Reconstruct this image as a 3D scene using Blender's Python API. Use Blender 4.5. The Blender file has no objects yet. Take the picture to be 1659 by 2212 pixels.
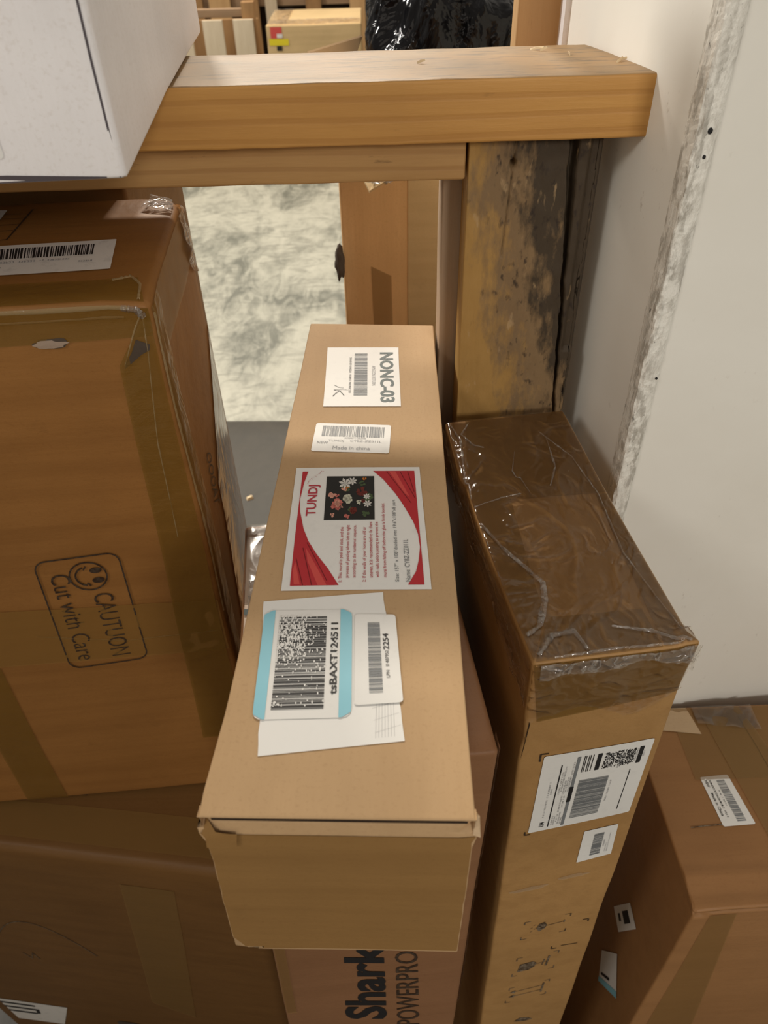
import bpy, bmesh, math, random
from mathutils import Vector, Matrix, Euler, noise

C = bpy.context.scene.collection
rad = math.radians

# ------------------------------------------------------------------ camera
cd = bpy.data.cameras.new('camera')
cam = bpy.data.objects.new('camera', cd); C.objects.link(cam)
cd.sensor_fit = 'VERTICAL'; cd.sensor_height = 24.0; cd.lens = 24.0 * 1650 / 2212
cd.clip_start = 0.02; cd.clip_end = 60
cam.matrix_world = Matrix.Translation((0, 0, 1.65)) @ Matrix.Rotation(rad(49.0), 4, 'X') @ Matrix.Rotation(rad(-1.7), 4, 'Z')
cd.dof.use_dof = True; cd.dof.focus_distance = 0.58; cd.dof.aperture_fstop = 9.0
bpy.context.scene.camera = cam

# ------------------------------------------------------------------ world, lights, exposure
w = bpy.data.worlds.new('world'); bpy.context.scene.world = w; w.use_nodes = True
bg = w.node_tree.nodes['Background']
bg.inputs['Color'].default_value = (1.0, 0.91, 0.79, 1); bg.inputs['Strength'].default_value = 0.33

def area(name, loc, target, size, power, col):
    l = bpy.data.lights.new(name, 'AREA'); l.shape = 'RECTANGLE'; l.size = size[0]; l.size_y = size[1]
    l.energy = power; l.color = col
    o = bpy.data.objects.new(name, l); C.objects.link(o); o.location = loc
    o.rotation_euler = (Vector(target) - Vector(loc)).to_track_quat('-Z', 'Y').to_euler()
    return o
# two high-bay lamps far behind and to the left of the pen, and unseen fill lamps in front of it
area('high_bay_lamp', (-1.45, 5.6, 4.95), (0.0, 0.45, 1.3), (0.5, 0.5), 165, (1.0, 0.90, 0.76))
area('high_bay_lamp', (-0.25, 5.7, 4.95), (0.0, 0.45, 1.3), (0.5, 0.5), 190, (1.0, 0.91, 0.78))
area('high_bay_lamp', (-4.3, 3.1, 4.85), (0.0, 0.6, 1.3), (0.6, 0.6), 275, (1.0, 0.96, 0.90))
area('front_fill_lamp', (1.2, -3.2, 3.0), (0.1, 0.5, 1.2), (0.6, 0.6), 50, (1.0, 0.96, 0.90))
area('front_fill_lamp', (-1.9, -1.3, 3.3), (0.1, 0.5, 1.2), (0.6, 0.6), 17, (1.0, 0.95, 0.88))  # weak fill added to brighten the column's left face
vs = bpy.context.scene.view_settings
vs.view_transform = 'Standard'; vs.look = 'None'; vs.gamma = 1.0; vs.exposure = 0.0; vs.use_curve_mapping = False

# ------------------------------------------------------------------ tagging helpers
def tag(o, label=None, cat=None, group=None, kind=None):
    if label: o['label'] = label
    if cat: o['category'] = cat
    if group: o['group'] = group
    if kind: o['kind'] = kind
    return o
def empty(name, loc, rot=(0, 0, 0), label=None, cat=None, group=None):
    o = bpy.data.objects.new(name, None); C.objects.link(o)
    o.location = loc; o.rotation_euler = rot; o.empty_display_size = 0.05
    return tag(o, label, cat, group)
def mesh_obj(name, verts, faces, m, parent=None, smooth=False, loc=None, rot=None):
    me = bpy.data.meshes.new(name); me.from_pydata([tuple(v) for v in verts], [], faces); me.update()
    if smooth:
        for p in me.polygons: p.use_smooth = True
    if m: me.materials.append(m)
    o = bpy.data.objects.new(name, me); C.objects.link(o)
    if parent: o.parent = parent
    if loc: o.location = loc
    if rot: o.rotation_euler = rot
    return o

# ------------------------------------------------------------------ materials
class NT:
    def __init__(s, name):
        s.m = bpy.data.materials.new(name); s.m.use_nodes = True
        s.t = s.m.node_tree; s.t.nodes.clear()
        s.out = s.t.nodes.new('ShaderNodeOutputMaterial')
    def n(s, typ, **kw):
        x = s.t.nodes.new(typ)
        for k, v in kw.items():
            if k.startswith('_'): setattr(x, k[1:], v)
            else: s.put(x, k.replace('__', ' '), v)
        return x
    def put(s, node, key, v):
        i = node.inputs[int(key[1:])] if key[0] == 'i' and key[1:].isdigit() else node.inputs[key]
        if isinstance(v, bpy.types.NodeSocket): s.t.links.new(v, i)
        else: i.default_value = v
    def coord(s, scale=(1, 1, 1), loc=(0, 0, 0), rot=(0, 0, 0)):
        c = s.n('ShaderNodeTexCoord'); mp = s.n('ShaderNodeMapping', Vector=c.outputs['Object'], Scale=scale, Location=loc, Rotation=rot)
        return mp.outputs[0]
    def noise(s, vec, scale, detail=4, rough=0.55, dist=0.0):
        return s.n('ShaderNodeTexNoise', Vector=vec, Scale=scale, Detail=detail, Roughness=rough, Distortion=dist).outputs['Fac']
    def ramp(s, fac, stops, interp='LINEAR'):
        r = s.n('ShaderNodeValToRGB', Fac=fac); r.color_ramp.interpolation = interp
        e = r.color_ramp.elements
        while len(e) < len(stops): e.new(0.5)
        for el, (p, c) in zip(e, stops):
            el.position = p; el.color = c if len(c) == 4 else (*c, 1)
        return r.outputs[0]
    def mix(s, fac, a, b, mode='MIX'):
        x = s.n('ShaderNodeMix', _data_type='RGBA', _blend_type=mode)
        s.put(x, 'i0', fac)
        s.put(x, 'i6', a if isinstance(a, bpy.types.NodeSocket) else (*a[:3], 1))
        s.put(x, 'i7', b if isinstance(b, bpy.types.NodeSocket) else (*b[:3], 1))
        return x.outputs[2]
    def math(s, op, a, b=0.0, clamp=False):
        x = s.n('ShaderNodeMath', _operation=op, _use_clamp=clamp); s.put(x, 'i0', a); s.put(x, 'i1', b)
        return x.outputs[0]
    def bump(s, h, strength=0.3, dist=0.001, normal=None):
        b = s.n('ShaderNodeBump', Height=h, Strength=strength, Distance=dist)
        if normal: s.put(b, 'Normal', normal)
        return b.outputs[0]
    def sep(s, vec):
        return s.n('ShaderNodeSeparateXYZ', Vector=vec).outputs
    def finish(s, col, rough=0.7, normal=None, spec=0.3, coat=0.0, metal=0.0, coat_rough=0.1):
        p = s.n('ShaderNodeBsdfPrincipled', Roughness=rough, Metallic=metal)
        s.put(p, 'Base Color', col if isinstance(col, bpy.types.NodeSocket) else (*col[:3], 1))
        s.put(p, 'Specular IOR Level', spec)
        if not isinstance(coat, float) or coat > 0: s.put(p, 'Coat Weight', coat); s.put(p, 'Coat Roughness', coat_rough)
        if normal: s.put(p, 'Normal', normal)
        s.t.links.new(p.outputs[0], s.out.inputs[0]); return s.m

def flat(name, col, rough=0.6, spec=0.3, coat=0.0):
    k = NT(name); v = k.coord()
    n = k.noise(v, 60, 3)
    c = k.mix(k.math('MULTIPLY', n, 0.35), col, tuple(x * 0.72 for x in col))
    return k.finish(c, rough, spec=spec, coat=coat)

def card(name, col, axis=0, rough=0.72, coat=0.0, dirt=0.35, grain=0.5, seed=0.0, coat_rough=0.25, wrinkle=0.25):
    """kraft board: faint flutes, fibres, blotches and scuffs"""
    k = NT(name); v = k.coord(loc=(seed, seed * 1.7, seed * 0.6))
    big = k.noise(v, 5, 4, 0.6, 0.4)
    fib = k.noise(k.coord(scale=((40, 300, 300), (300, 40, 300), (300, 300, 40))[axis], loc=(seed, 0, 0)), 1.0, 5, 0.7)
    fine = k.noise(v, 420, 2)
    st = k.noise(k.coord(scale=((3, 55, 55), (55, 3, 55), (55, 55, 3))[axis], loc=(seed, 2, 1)), 1.0, 3, 0.5)
    dk = tuple(x * y for x, y in zip(col, (0.72, 0.66, 0.58)))
    lt = tuple(min(1, x * 1.16) for x in col)
    c = k.mix(k.ramp(big, [(0.35, (0,) * 3), (0.68, (1,) * 3)]), lt, col)
    c = k.mix(k.math('MULTIPLY', k.ramp(st, [(0.42, (0,) * 3), (0.7, (1,) * 3)]), grain * 0.6), c, dk)
    c = k.mix(k.math('MULTIPLY', fib, 0.22), c, dk)
    c = k.mix(k.math('MULTIPLY', k.ramp(fine, [(0.55, (0,) * 3), (0.75, (1,) * 3)]), 0.25), c, dk)
    spots = k.ramp(k.noise(v, 38, 3, 0.5), [(0.68, (0,) * 3), (0.76, (1,) * 3)])
    c = k.mix(k.math('MULTIPLY', spots, dirt * 0.4), c, tuple(x * 0.5 for x in col))
    flute = k.noise(k.coord(scale=((2, 160, 160), (160, 2, 160), (160, 160, 2))[axis]), 1.0, 1, 0.3)
    h = k.math('ADD', k.math('MULTIPLY', flute, 0.5), k.math('ADD', k.math('MULTIPLY', fib, 0.5), k.math('MULTIPLY', big, 3.0)))
    b = k.bump(h, 0.35, 0.0012)
    if wrinkle: b = k.bump(k.noise(v, 14, 5, 0.55, 0.8), wrinkle, 0.004, b)
    return k.finish(c, rough, b, 0.25, coat, coat_rough=coat_rough)

def paper(name, col=(0.80, 0.79, 0.76), dirt=0.15, rough=0.5):
    k = NT(name); v = k.coord()
    s = k.ramp(k.noise(v, 90, 4, 0.65), [(0.55, (0,) * 3), (0.8, (1,) * 3)])
    c = k.mix(k.math('MULTIPLY', s, dirt), col, tuple(x * 0.45 for x in col))
    return k.finish(c, rough, k.bump(k.noise(v, 30, 3), 0.08, 0.002), 0.35)

def ink(name, col=(0.018, 0.017, 0.018), fade=0.0, rough=0.5):
    k = NT(name); v = k.coord()
    s = k.ramp(k.noise(v, 260, 3, 0.7), [(0.40, (0,) * 3), (0.62, (1,) * 3)])
    c = k.mix(k.math('MULTIPLY', s, fade), col, (0.35, 0.28, 0.2))
    return k.finish(c, rough, spec=0.3)

def tape(name, col=(0.24, 0.135, 0.035), alpha=0.5, rough=0.18, bump=0.35, scale=18):
    """packing tape: tinted, glossy, wrinkled, the board shows through"""
    k = NT(name); v = k.coord()
    h = k.noise(v, scale, 5, 0.6, 1.2); h2 = k.noise(k.coord(scale=(8, 60, 60)), 1, 4, 0.6, 0.6)
    nb = k.bump(k.math('ADD', h, k.math('MULTIPLY', h2, 0.4)), bump, 0.006)
    p = k.n('ShaderNodeBsdfPrincipled', Roughness=rough, Normal=nb); k.put(p, 'Base Color', (*col, 1)); k.put(p, 'Specular IOR Level', 0.5)
    tr = k.n('ShaderNodeBsdfTransparent'); mx = k.n('ShaderNodeMixShader')
    k.put(mx, 'i0', alpha); k.t.links.new(tr.outputs[0], mx.inputs[1]); k.t.links.new(p.outputs[0], mx.inputs[2])
    k.t.links.new(mx.outputs[0], k.out.inputs[0]); return k.m

def film(name, milk=0.06, bump=0.8, scale=26, rough=0.12, base=0.05):
    """clear stretch film"""
    k = NT(name); v = k.coord()
    h = k.noise(v, scale, 4, 0.5, 2.2)
    rid = k.math('ABSOLUTE', k.math('SUBTRACT', k.noise(v, scale * 0.55, 3, 0.5, 1.6), 0.5))
    hh = k.math('SUBTRACT', k.math('MULTIPLY', h, 0.5), k.math('MULTIPLY', k.math('MINIMUM', rid, 0.06), 9.0))
    nb = k.bump(hh, bump, 0.004)
    g = k.n('ShaderNodeBsdfGlossy', Roughness=rough, Normal=nb); k.put(g, 'Color', (1, 1, 1, 1))
    tr = k.n('ShaderNodeBsdfTransparent'); k.put(tr, 'Color', (0.97, 0.95, 0.92, 1))
    fr = k.n('ShaderNodeFresnel', IOR=1.38, Normal=nb)
    m1 = k.n('ShaderNodeMixShader'); k.put(m1, 'i0', k.math('ADD', k.math('MULTIPLY', fr.outputs[0], 0.9), base, True))
    k.t.links.new(tr.outputs[0], m1.inputs[1]); k.t.links.new(g.outputs[0], m1.inputs[2])
    df = k.n('ShaderNodeBsdfDiffuse'); k.put(df, 'Color', (0.8, 0.78, 0.74, 1))
    m2 = k.n('ShaderNodeMixShader')
    edge = k.ramp(rid, [(0.0, (1,) * 3), (0.035, (0,) * 3)])
    k.put(m2, 'i0', k.math('ADD', k.math('MULTIPLY', edge, milk * 2.2), milk, True))
    k.t.links.new(m1.outputs[0], m2.inputs[1]); k.t.links.new(df.outputs[0], m2.inputs[2])
    k.t.links.new(m2.outputs[0], k.out.inputs[0]); return k.m

def wood(name, col=(0.52, 0.31, 0.12), dark=(0.26, 0.13, 0.045), axis=0, dust=0.0, dustcol=(0.60, 0.50, 0.37), scale=1.0, seed=0.0, rough=0.6, stain=0.0, marks=0.3):
    k = NT(name)
    st = [(7, 60, 60), (60, 7, 60), (60, 60, 7)][axis]
    v = k.coord(scale=tuple(x * scale for x in st), loc=(seed, seed * 2, seed * 3))
    g = k.noise(v, 0.55, 3, 0.55, 0.5)
    band = k.n('ShaderNodeTexWave', Vector=v, Scale=0.42, Distortion=9.0, Detail=3.0, _bands_direction='XYZ'[(axis + 2) % 3])
    k.put(band, 'Detail Scale', 0.35)
    ring = k.ramp(band.outputs['Fac'], [(0.0, (0,) * 3), (0.70, (0.15,) * 3), (0.92, (1,) * 3)])
    fib = k.noise(k.coord(scale=[(30, 500, 500), (500, 30, 500), (500, 500, 30)][axis]), 1.0, 3, 0.7)
    c = k.mix(k.ramp(g, [(0.3, (0,) * 3), (0.7, (1,) * 3)]), col, tuple(a * 0.6 + b * 0.4 for a, b in zip(col, dark)))
    c = k.mix(k.math('MULTIPLY', ring, 0.34), c, dark)
    c = k.mix(k.math('MULTIPLY', fib, 0.3), c, dark)
    o = k.coord(loc=(seed, 0, 0))
    mk = k.ramp(k.noise(k.coord(scale=[(30, 110, 110), (110, 30, 110), (110, 110, 30)][axis], loc=(seed, 5, 0)), 1, 4, 0.6), [(0.66, (0,) * 3), (0.76, (1,) * 3)])
    c = k.mix(k.math('MULTIPLY', mk, marks), c, (0.05, 0.03, 0.015))
    if dust:
        nz = k.sep(k.n('ShaderNodeNewGeometry').outputs['Normal'])[2]
        up = k.ramp(nz, [(0.55, (0,) * 3), (0.95, (1,) * 3)])
        dn = k.ramp(k.noise(o, 16, 4, 0.6), [(0.25, (0.6,) * 3), (0.7, (1,) * 3)])
        c = k.mix(k.math('MULTIPLY', k.math('MULTIPLY', up, dn), dust), c, dustcol)
        sc = k.ramp(k.noise(k.coord(scale=(25, 160, 160), loc=(seed, 0, 0)), 1, 5, 0.65), [(0.53, (0,) * 3), (0.64, (1,) * 3)])
        c = k.mix(k.math('MULTIPLY', k.math('MULTIPLY', sc, up), 0.7), c, (0.13, 0.095, 0.06))
        gr = k.ramp(k.noise(o, 11, 5, 0.65), [(0.42, (0,) * 3), (0.66, (1,) * 3)])
        c = k.mix(k.math('MULTIPLY', k.math('MULTIPLY', gr, up), 0.4), c, (0.20, 0.155, 0.105))
    h = k.math('ADD', k.math('MULTIPLY', fib, 0.6), k.math('MULTIPLY', ring, -0.5))
    b = k.bump(h, 0.35, 0.001)
    k.col = c; k.b = b; k.o = o
    if stain:
        x, y, z = k.sep(k.coord())
        # mould: dark towards the right-hand edge and the top of the post
        f = k.math('ADD', k.math('MULTIPLY', x, 11.0), k.math('MULTIPLY', k.math('SUBTRACT', z, 1.235), 2.6))
        f = k.math('ADD', f, k.math('MULTIPLY', k.noise(k.coord(scale=(60, 60, 22)), 1.0, 5, 0.62), 1.3))
        top = k.math('MULTIPLY', k.ramp(z, [(0.0, (0,) * 3), (1.0, (1,) * 3)]), 1.0)
        grey = k.ramp(k.math('MULTIPLY', f, 0.7), [(0.42, (0,) * 3), (0.60, (1,) * 3)])
        c = k.mix(k.math('MULTIPLY', grey, 0.7), c, (0.15, 0.105, 0.07))
        blk = k.ramp(k.math('MULTIPLY', f, 0.6), [(0.62, (0,) * 3), (0.74, (1,) * 3)])
        c = k.mix(k.math('MULTIPLY', blk, 0.85), c, (0.028, 0.022, 0.016))
        fl = k.ramp(k.noise(k.coord(scale=(130, 130, 50)), 1.0, 3, 0.5), [(0.66, (0,) * 3), (0.74, (1,) * 3)])
        c = k.mix(k.math('MULTIPLY', fl, 0.55), c, (0.46, 0.31, 0.16))
        dots = k.ramp(k.noise(k.coord(scale=(170, 170, 90), loc=(3, 0, 0)), 1.0, 3, 0.5), [(0.60, (0,) * 3), (0.70, (1,) * 3)])
        c = k.mix(k.math('MULTIPLY', k.math('MULTIPLY', dots, grey), 0.8), c, (0.03, 0.02, 0.015))
        b = k.bump(k.noise(k.coord(scale=(80, 80, 40)), 1, 5, 0.6), 0.5, 0.003, b)
    return k.finish(c, rough, b, 0.3)

def concrete(name, lt, dk, cont=1.0, sc=1.0):
    k = NT(name); v = k.coord(scale=(1, 0.55, 1))
    a = k.noise(v, 2.4 * sc, 6, 0.60, 0.6)
    b = k.noise(k.coord(scale=(1, 0.4, 1), loc=(4, 2, 0)), 13 * sc, 5, 0.65, 1.2)
    s = k.ramp(a, [(0.42, (0,) * 3), (0.58, (1,) * 3)])
    c = k.mix(s, dk, lt)
    d = k.ramp(b, [(0.40, (0,) * 3), (0.62, (1,) * 3)])
    c = k.mix(k.math('MULTIPLY', d, 0.55 * cont), c, tuple(min(1, x * 1.25) for x in lt))
    d2 = k.ramp(k.noise(k.coord(scale=(0.6, 1.6, 1), loc=(1, 7, 0)), 8 * sc, 6, 0.7, 1.5), [(0.5, (0,) * 3), (0.66, (1,) * 3)])
    c = k.mix(k.math('MULTIPLY', d2, 0.5 * cont), c, tuple(x * 0.75 for x in dk))
    return k.finish(c, 0.55, k.bump(b, 0.2, 0.004), 0.4)

M = {}
M['kraft_top'] = card('kraft_board_pale', (0.49, 0.325, 0.175), 1, seed=1.0, grain=0.25, wrinkle=0.10)
M['kraft_shaded'] = card('kraft_board_shaded', (0.27, 0.15, 0.05), 0, seed=7.0, wrinkle=0.18)  # darker kraft, shade on the end panel is in the colour
M['kraft_brown'] = card('kraft_board_brown', (0.28, 0.128, 0.035), 0, seed=3.0, rough=0.5, grain=0.7, wrinkle=0.3)
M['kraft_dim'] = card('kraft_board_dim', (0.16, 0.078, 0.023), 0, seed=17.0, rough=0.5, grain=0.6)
M['kraft_low'] = card('kraft_board_coppery', (0.30, 0.15, 0.058), 0, seed=19.0, rough=0.5, grain=0.4)
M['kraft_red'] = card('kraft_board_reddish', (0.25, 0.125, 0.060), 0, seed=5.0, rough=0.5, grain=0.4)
M['kraft_far'] = card('kraft_board_far', (0.70, 0.44, 0.21), 2, seed=9.0, grain=0.3)
M['kraft_film'] = card('kraft_board_under_film', (0.38, 0.215, 0.08), 1, seed=11.0, rough=0.5)
M['kraft_crate'] = card('kraft_board_yellowish', (0.58, 0.42, 0.22), 0, seed=13.0)
M['white_board'] = card('white_board', (0.84, 0.82, 0.83), 2, seed=2.0, rough=0.45, grain=0.05, dirt=0.15, wrinkle=0.06)
M['dark_gap'] = flat('gap_shade_colour', (0.035, 0.02, 0.011), 0.9)  # near-black colour stands in for shade inside gaps
M['board_edge'] = card('torn_board_edge', (0.55, 0.40, 0.25), 0, seed=4.0)
M['paper'] = paper('label_paper'); M['paper_grey'] = paper('label_paper_scuffed', (0.74, 0.72, 0.69), 0.5)
M['paper_scrap'] = paper('torn_paper', (0.83, 0.82, 0.79), 0.05)
M['ink'] = ink('black_print'); M['ink_grey'] = ink('grey_print', (0.20, 0.21, 0.22)); M['ink_pale'] = ink('pale_grey_print', (0.36, 0.36, 0.37))
M['ink_green'] = ink('thermal_print', (0.07, 0.10, 0.10), 0.0)
M['ink_box'] = ink('stamped_print', (0.035, 0.018, 0.010), 0.12); M['ink_worn'] = ink('worn_print', (0.06, 0.035, 0.018), 0.55)
M['red'] = flat('red_print', (0.50, 0.035, 0.045), 0.45); M['red_dk'] = flat('dark_red_print', (0.22, 0.015, 0.02), 0.45)
M['red_lt'] = flat('light_red_print', (0.66, 0.09, 0.08), 0.45); M['red_txt'] = flat('red_lettering', (0.48, 0.05, 0.07), 0.5)
M['red_pink'] = flat('pink_print', (0.62, 0.32, 0.34), 0.5)
M['blue'] = flat('sky_blue_print', (0.26, 0.60, 0.72), 0.4)
M['pic'] = flat('black_picture_ground', (0.02, 0.022, 0.022), 0.4)
for nm, c in dict(rose=(0.58, 0.17, 0.14), peach=(0.68, 0.33, 0.25), cream=(0.58, 0.58, 0.46), white=(0.66, 0.64, 0.60), maroon=(0.14, 0.025, 0.02), leaf=(0.07, 0.11, 0.05), orange=(0.55, 0.18, 0.03)).items():
    M['fl_' + nm] = flat('flower_' + nm, c, 0.45)
M['tape'] = tape('brown_packing_tape', (0.22, 0.115, 0.018), 0.55)
M['tape_soft'] = tape('smooth_packing_tape', (0.30, 0.17, 0.05), 0.42, 0.33, 0.04)
M['tape_dark'] = tape('dark_packing_tape', (0.34, 0.18, 0.045), 0.5, 0.2, 0.12)
M['tape_clear'] = film('clear_tape', 0.03, 0.4, 20, 0.12, 0.02)
M['film'] = film('stretch_film', 0.010, 0.35, 20, 0.08, 0.0)
M['film_crease'] = film('creased_film', 0.07, 0.7, 50, 0.10, 0.05)
M['crease'] = tape('pale_tape_crease', (0.42, 0.30, 0.15), 0.55, 0.2, 0.3)
M['rail'] = wood('pine_rail', (0.62, 0.33, 0.095), (0.36, 0.16, 0.04), 0, dust=0.8, dustcol=(0.27, 0.195, 0.11), seed=1.0, rough=0.5)
M['rail_low'] = wood('pine_cross_rail', (0.55, 0.33, 0.13), (0.28, 0.13, 0.04), 0, dust=0.3, seed=6.0, marks=0.6)
M['post'] = wood('mouldy_pine_post', (0.52, 0.31, 0.10), (0.28, 0.15, 0.04), 2, seed=2.0, stain=1.0, rough=0.65)
M['post_grey'] = wood('weathered_post', (0.46, 0.33, 0.22), (0.27, 0.18, 0.11), 2, seed=8.0, rough=0.8)
M['stud'] = wood('plywood_stud', (0.60, 0.38, 0.18), (0.45, 0.26, 0.11), 2, seed=4.0)
M['pale_wood'] = wood('pale_slat', (0.70, 0.60, 0.45), (0.5, 0.38, 0.24), 2, seed=4.5)
M['far_wood'] = wood('far_pallet_wood', (0.42, 0.24, 0.10), (0.20, 0.10, 0.04), 2, seed=5.5)
M['far_wood_h'] = wood('far_pallet_wood_lying', (0.40, 0.27, 0.16), (0.2, 0.11, 0.06), 0, seed=5.9)
M['splinter'] = flat('fresh_splinter', (0.75, 0.58, 0.36), 0.6)
M['floor'] = concrete('worn_concrete', (0.39, 0.38, 0.315), (0.145, 0.148, 0.122))
M['cream'] = paper('cream_paper', (0.62, 0.50, 0.40), 0.25)
M['film_soft'] = film('smooth_film', 0.03, 0.15, 14, 0.12, 0.03)
M['scuff'] = tape('pale_scuff', (0.55, 0.42, 0.28), 0.3, 0.5, 0.2)
M['floor_dark'] = concrete('dark_floor_tone', (0.043, 0.036, 0.025), (0.031, 0.027, 0.019), 0.35, 2.0)
def bag_mat():
    k = NT('black_bin_liner'); v = k.coord()
    return k.finish((0.005, 0.005, 0.006), 0.12, k.bump(k.noise(v, 11, 3, 0.5, 2.0), 0.7, 0.02), 0.2)
M['bag'] = bag_mat()
def wallm(name, dirt, bump):
    k = NT(name); v = k.coord()
    c = k.mix(k.ramp(k.noise(v, 4, 4, 0.6, 0.5), [(0.3, (0,) * 3), (0.75, (1,) * 3)]), (0.90, 0.88, 0.81), (0.84, 0.81, 0.73))
    sp = k.ramp(k.noise(k.coord(scale=(1, 1, 0.6)), 120, 4, 0.65), [(0.64, (0,) * 3), (0.72, (1,) * 3)])
    pt = k.ramp(k.noise(v, 9, 3, 0.5), [(0.5, (0,) * 3), (0.68, (1,) * 3)])
    c = k.mix(k.math('MULTIPLY', k.math('MULTIPLY', sp, pt), dirt), c, (0.36, 0.28, 0.21))
    b = k.bump(k.noise(v, 22, 4), 0.15, 0.004)
    if bump:
        g = k.noise(k.coord(scale=(170, 170, 60)), 1.0, 5, 0.65)
        edge = k.ramp(g, [(0.46, (0,) * 3), (0.58, (1,) * 3)])
        zone = k.ramp(k.noise(k.coord(scale=(60, 60, 9), loc=(2, 0, 1)), 1.0, 4, 0.55), [(0.30, (0,) * 3), (0.58, (1,) * 3)])
        c = k.mix(k.math('MULTIPLY', k.math('MULTIPLY', edge, zone), 0.65), c, (0.30, 0.27, 0.22))
        ch = k.ramp(k.noise(k.coord(scale=(240, 240, 120), loc=(7, 0, 0)), 1.0, 3, 0.6), [(0.66, (0,) * 3), (0.71, (1,) * 3)])
        c = k.mix(k.math('MULTIPLY', ch, 0.7), c, (0.05, 0.04, 0.035))
        b = k.bump(g, 0.7, 0.003, b)
    return k.finish(c, 0.5, b, 0.35)
M['wall'] = wallm('white_painted_panel', 0.5, False)
M['bead'] = wallm('grimy_corner_bead', 0.6, True)

# ------------------------------------------------------------------ shaped boards and cartons
def ticks(h0, h1, r, step):
    if r <= 0: a = []
    else: a = [0, r * 0.3, r * 0.65, r]
    n = max(1, int(round((h1 - h0 - 2 * r) / step)))
    xs = [h0 + t for t in a] + [h0 + r + (h1 - h0 - 2 * r) * i / n for i in range(1 if r > 0 else 0, n + (0 if r > 0 else 1))] + [h1 - t for t in reversed(a)]
    return xs

class Slab:
    """a cuboid x in +-w/2, y in +-d/2, z in 0..h, with softened edges and gently warped faces"""
    def __init__(s, dims, r=0.002, step=0.012, amp=0.0008, seed=0, freq=9.0, fn=None, ticks3=None):
        s.w, s.d, s.h = dims; s.r = r; s.step = step; s.amp = amp; s.seed = seed; s.freq = freq; s.fn = fn
        s.lo = (-s.w / 2, -s.d / 2, 0); s.hi = (s.w / 2, s.d / 2, s.h); s.t3 = ticks3
    def warp(s, p):
        q = Vector([min(max(p[i], s.lo[i] + s.r), s.hi[i] - s.r) for i in range(3)])
        dv = Vector(p) - q
        if dv.length > 1e-9:
            ov = max(abs(c) for c in dv)
            p2 = q + dv.normalized() * ov
        else: p2 = Vector(p)
        if s.amp:
            a = s.freq
            nv = noise.noise_vector(Vector((p[0] * a + s.seed * 3.1, p[1] * a + s.seed, p[2] * a - s.seed)))
            p2 += nv * s.amp
        if s.fn: p2 = s.fn(Vector(p), p2)
        return p2
    def build(s, name, m, parent=None, smooth=True):
        T = s.t3 or [ticks(s.lo[i], s.hi[i], s.r, s.step if not isinstance(s.step, (tuple, list)) else s.step[i]) for i in range(3)]
        idx = {}; vs_ = []; fs = []
        def V(a, b, c):
            k = (a, b, c)
            if k not in idx: idx[k] = len(vs_); vs_.append(s.warp((T[0][a], T[1][b], T[2][c])))
            return idx[k]
        n = [len(t) - 1 for t in T]
        for ax in range(3):
            u, v = (ax + 1) % 3, (ax + 2) % 3
            for side in (0, n[ax]):
                for i in range(n[u]):
                    for j in range(n[v]):
                        q = []
                        for (di, dj) in ((0, 0), (1, 0), (1, 1), (0, 1)):
                            k = [0, 0, 0]; k[ax] = side; k[u] = i + di; k[v] = j + dj; q.append(V(*k))
                        if side == 0: q.reverse()
                        fs.append(q)
        return mesh_obj(name, vs_, fs, m, parent, smooth)
    def on(s, face, a, b, off=0.0):
        """point on a face; a,b are the face's own metric coordinates"""
        if face == 'top': p = (a, b, s.hi[2]); n = (0, 0, 1)
        elif face == 'front': p = (a, s.lo[1], b); n = (0, -1, 0)
        elif face == 'right': p = (s.hi[0], a, b); n = (1, 0, 0)
        elif face == 'left': p = (s.lo[0], a, b); n = (-1, 0, 0)
        return s.warp(p) + Vector(n) * off

class Patch:
    """a sticker area on a face: unit square -> face, corners given as read (BL, BR, TR, TL)"""
    def __init__(s, slab, face, quad, off=0.0):
        s.s, s.f, s.q, s.off = slab, face, [Vector(c) for c in quad], off
        s.W = ((s.q[1] - s.q[0]).length + (s.q[2] - s.q[3]).length) / 2
        s.H = ((s.q[3] - s.q[0]).length + (s.q[2] - s.q[1]).length) / 2
    def at(s, u, v, off=0.0):
        p = s.q[0] * (1 - u) * (1 - v) + s.q[1] * u * (1 - v) + s.q[2] * u * v + s.q[3] * (1 - u) * v
        return s.s.on(s.f, p[0], p[1], s.off + off)

def fix_normals(o):
    bm = bmesh.new(); bm.from_mesh(o.data); bmesh.ops.recalc_face_normals(bm, faces=bm.faces); bm.to_mesh(o.data); bm.free(); return o

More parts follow.
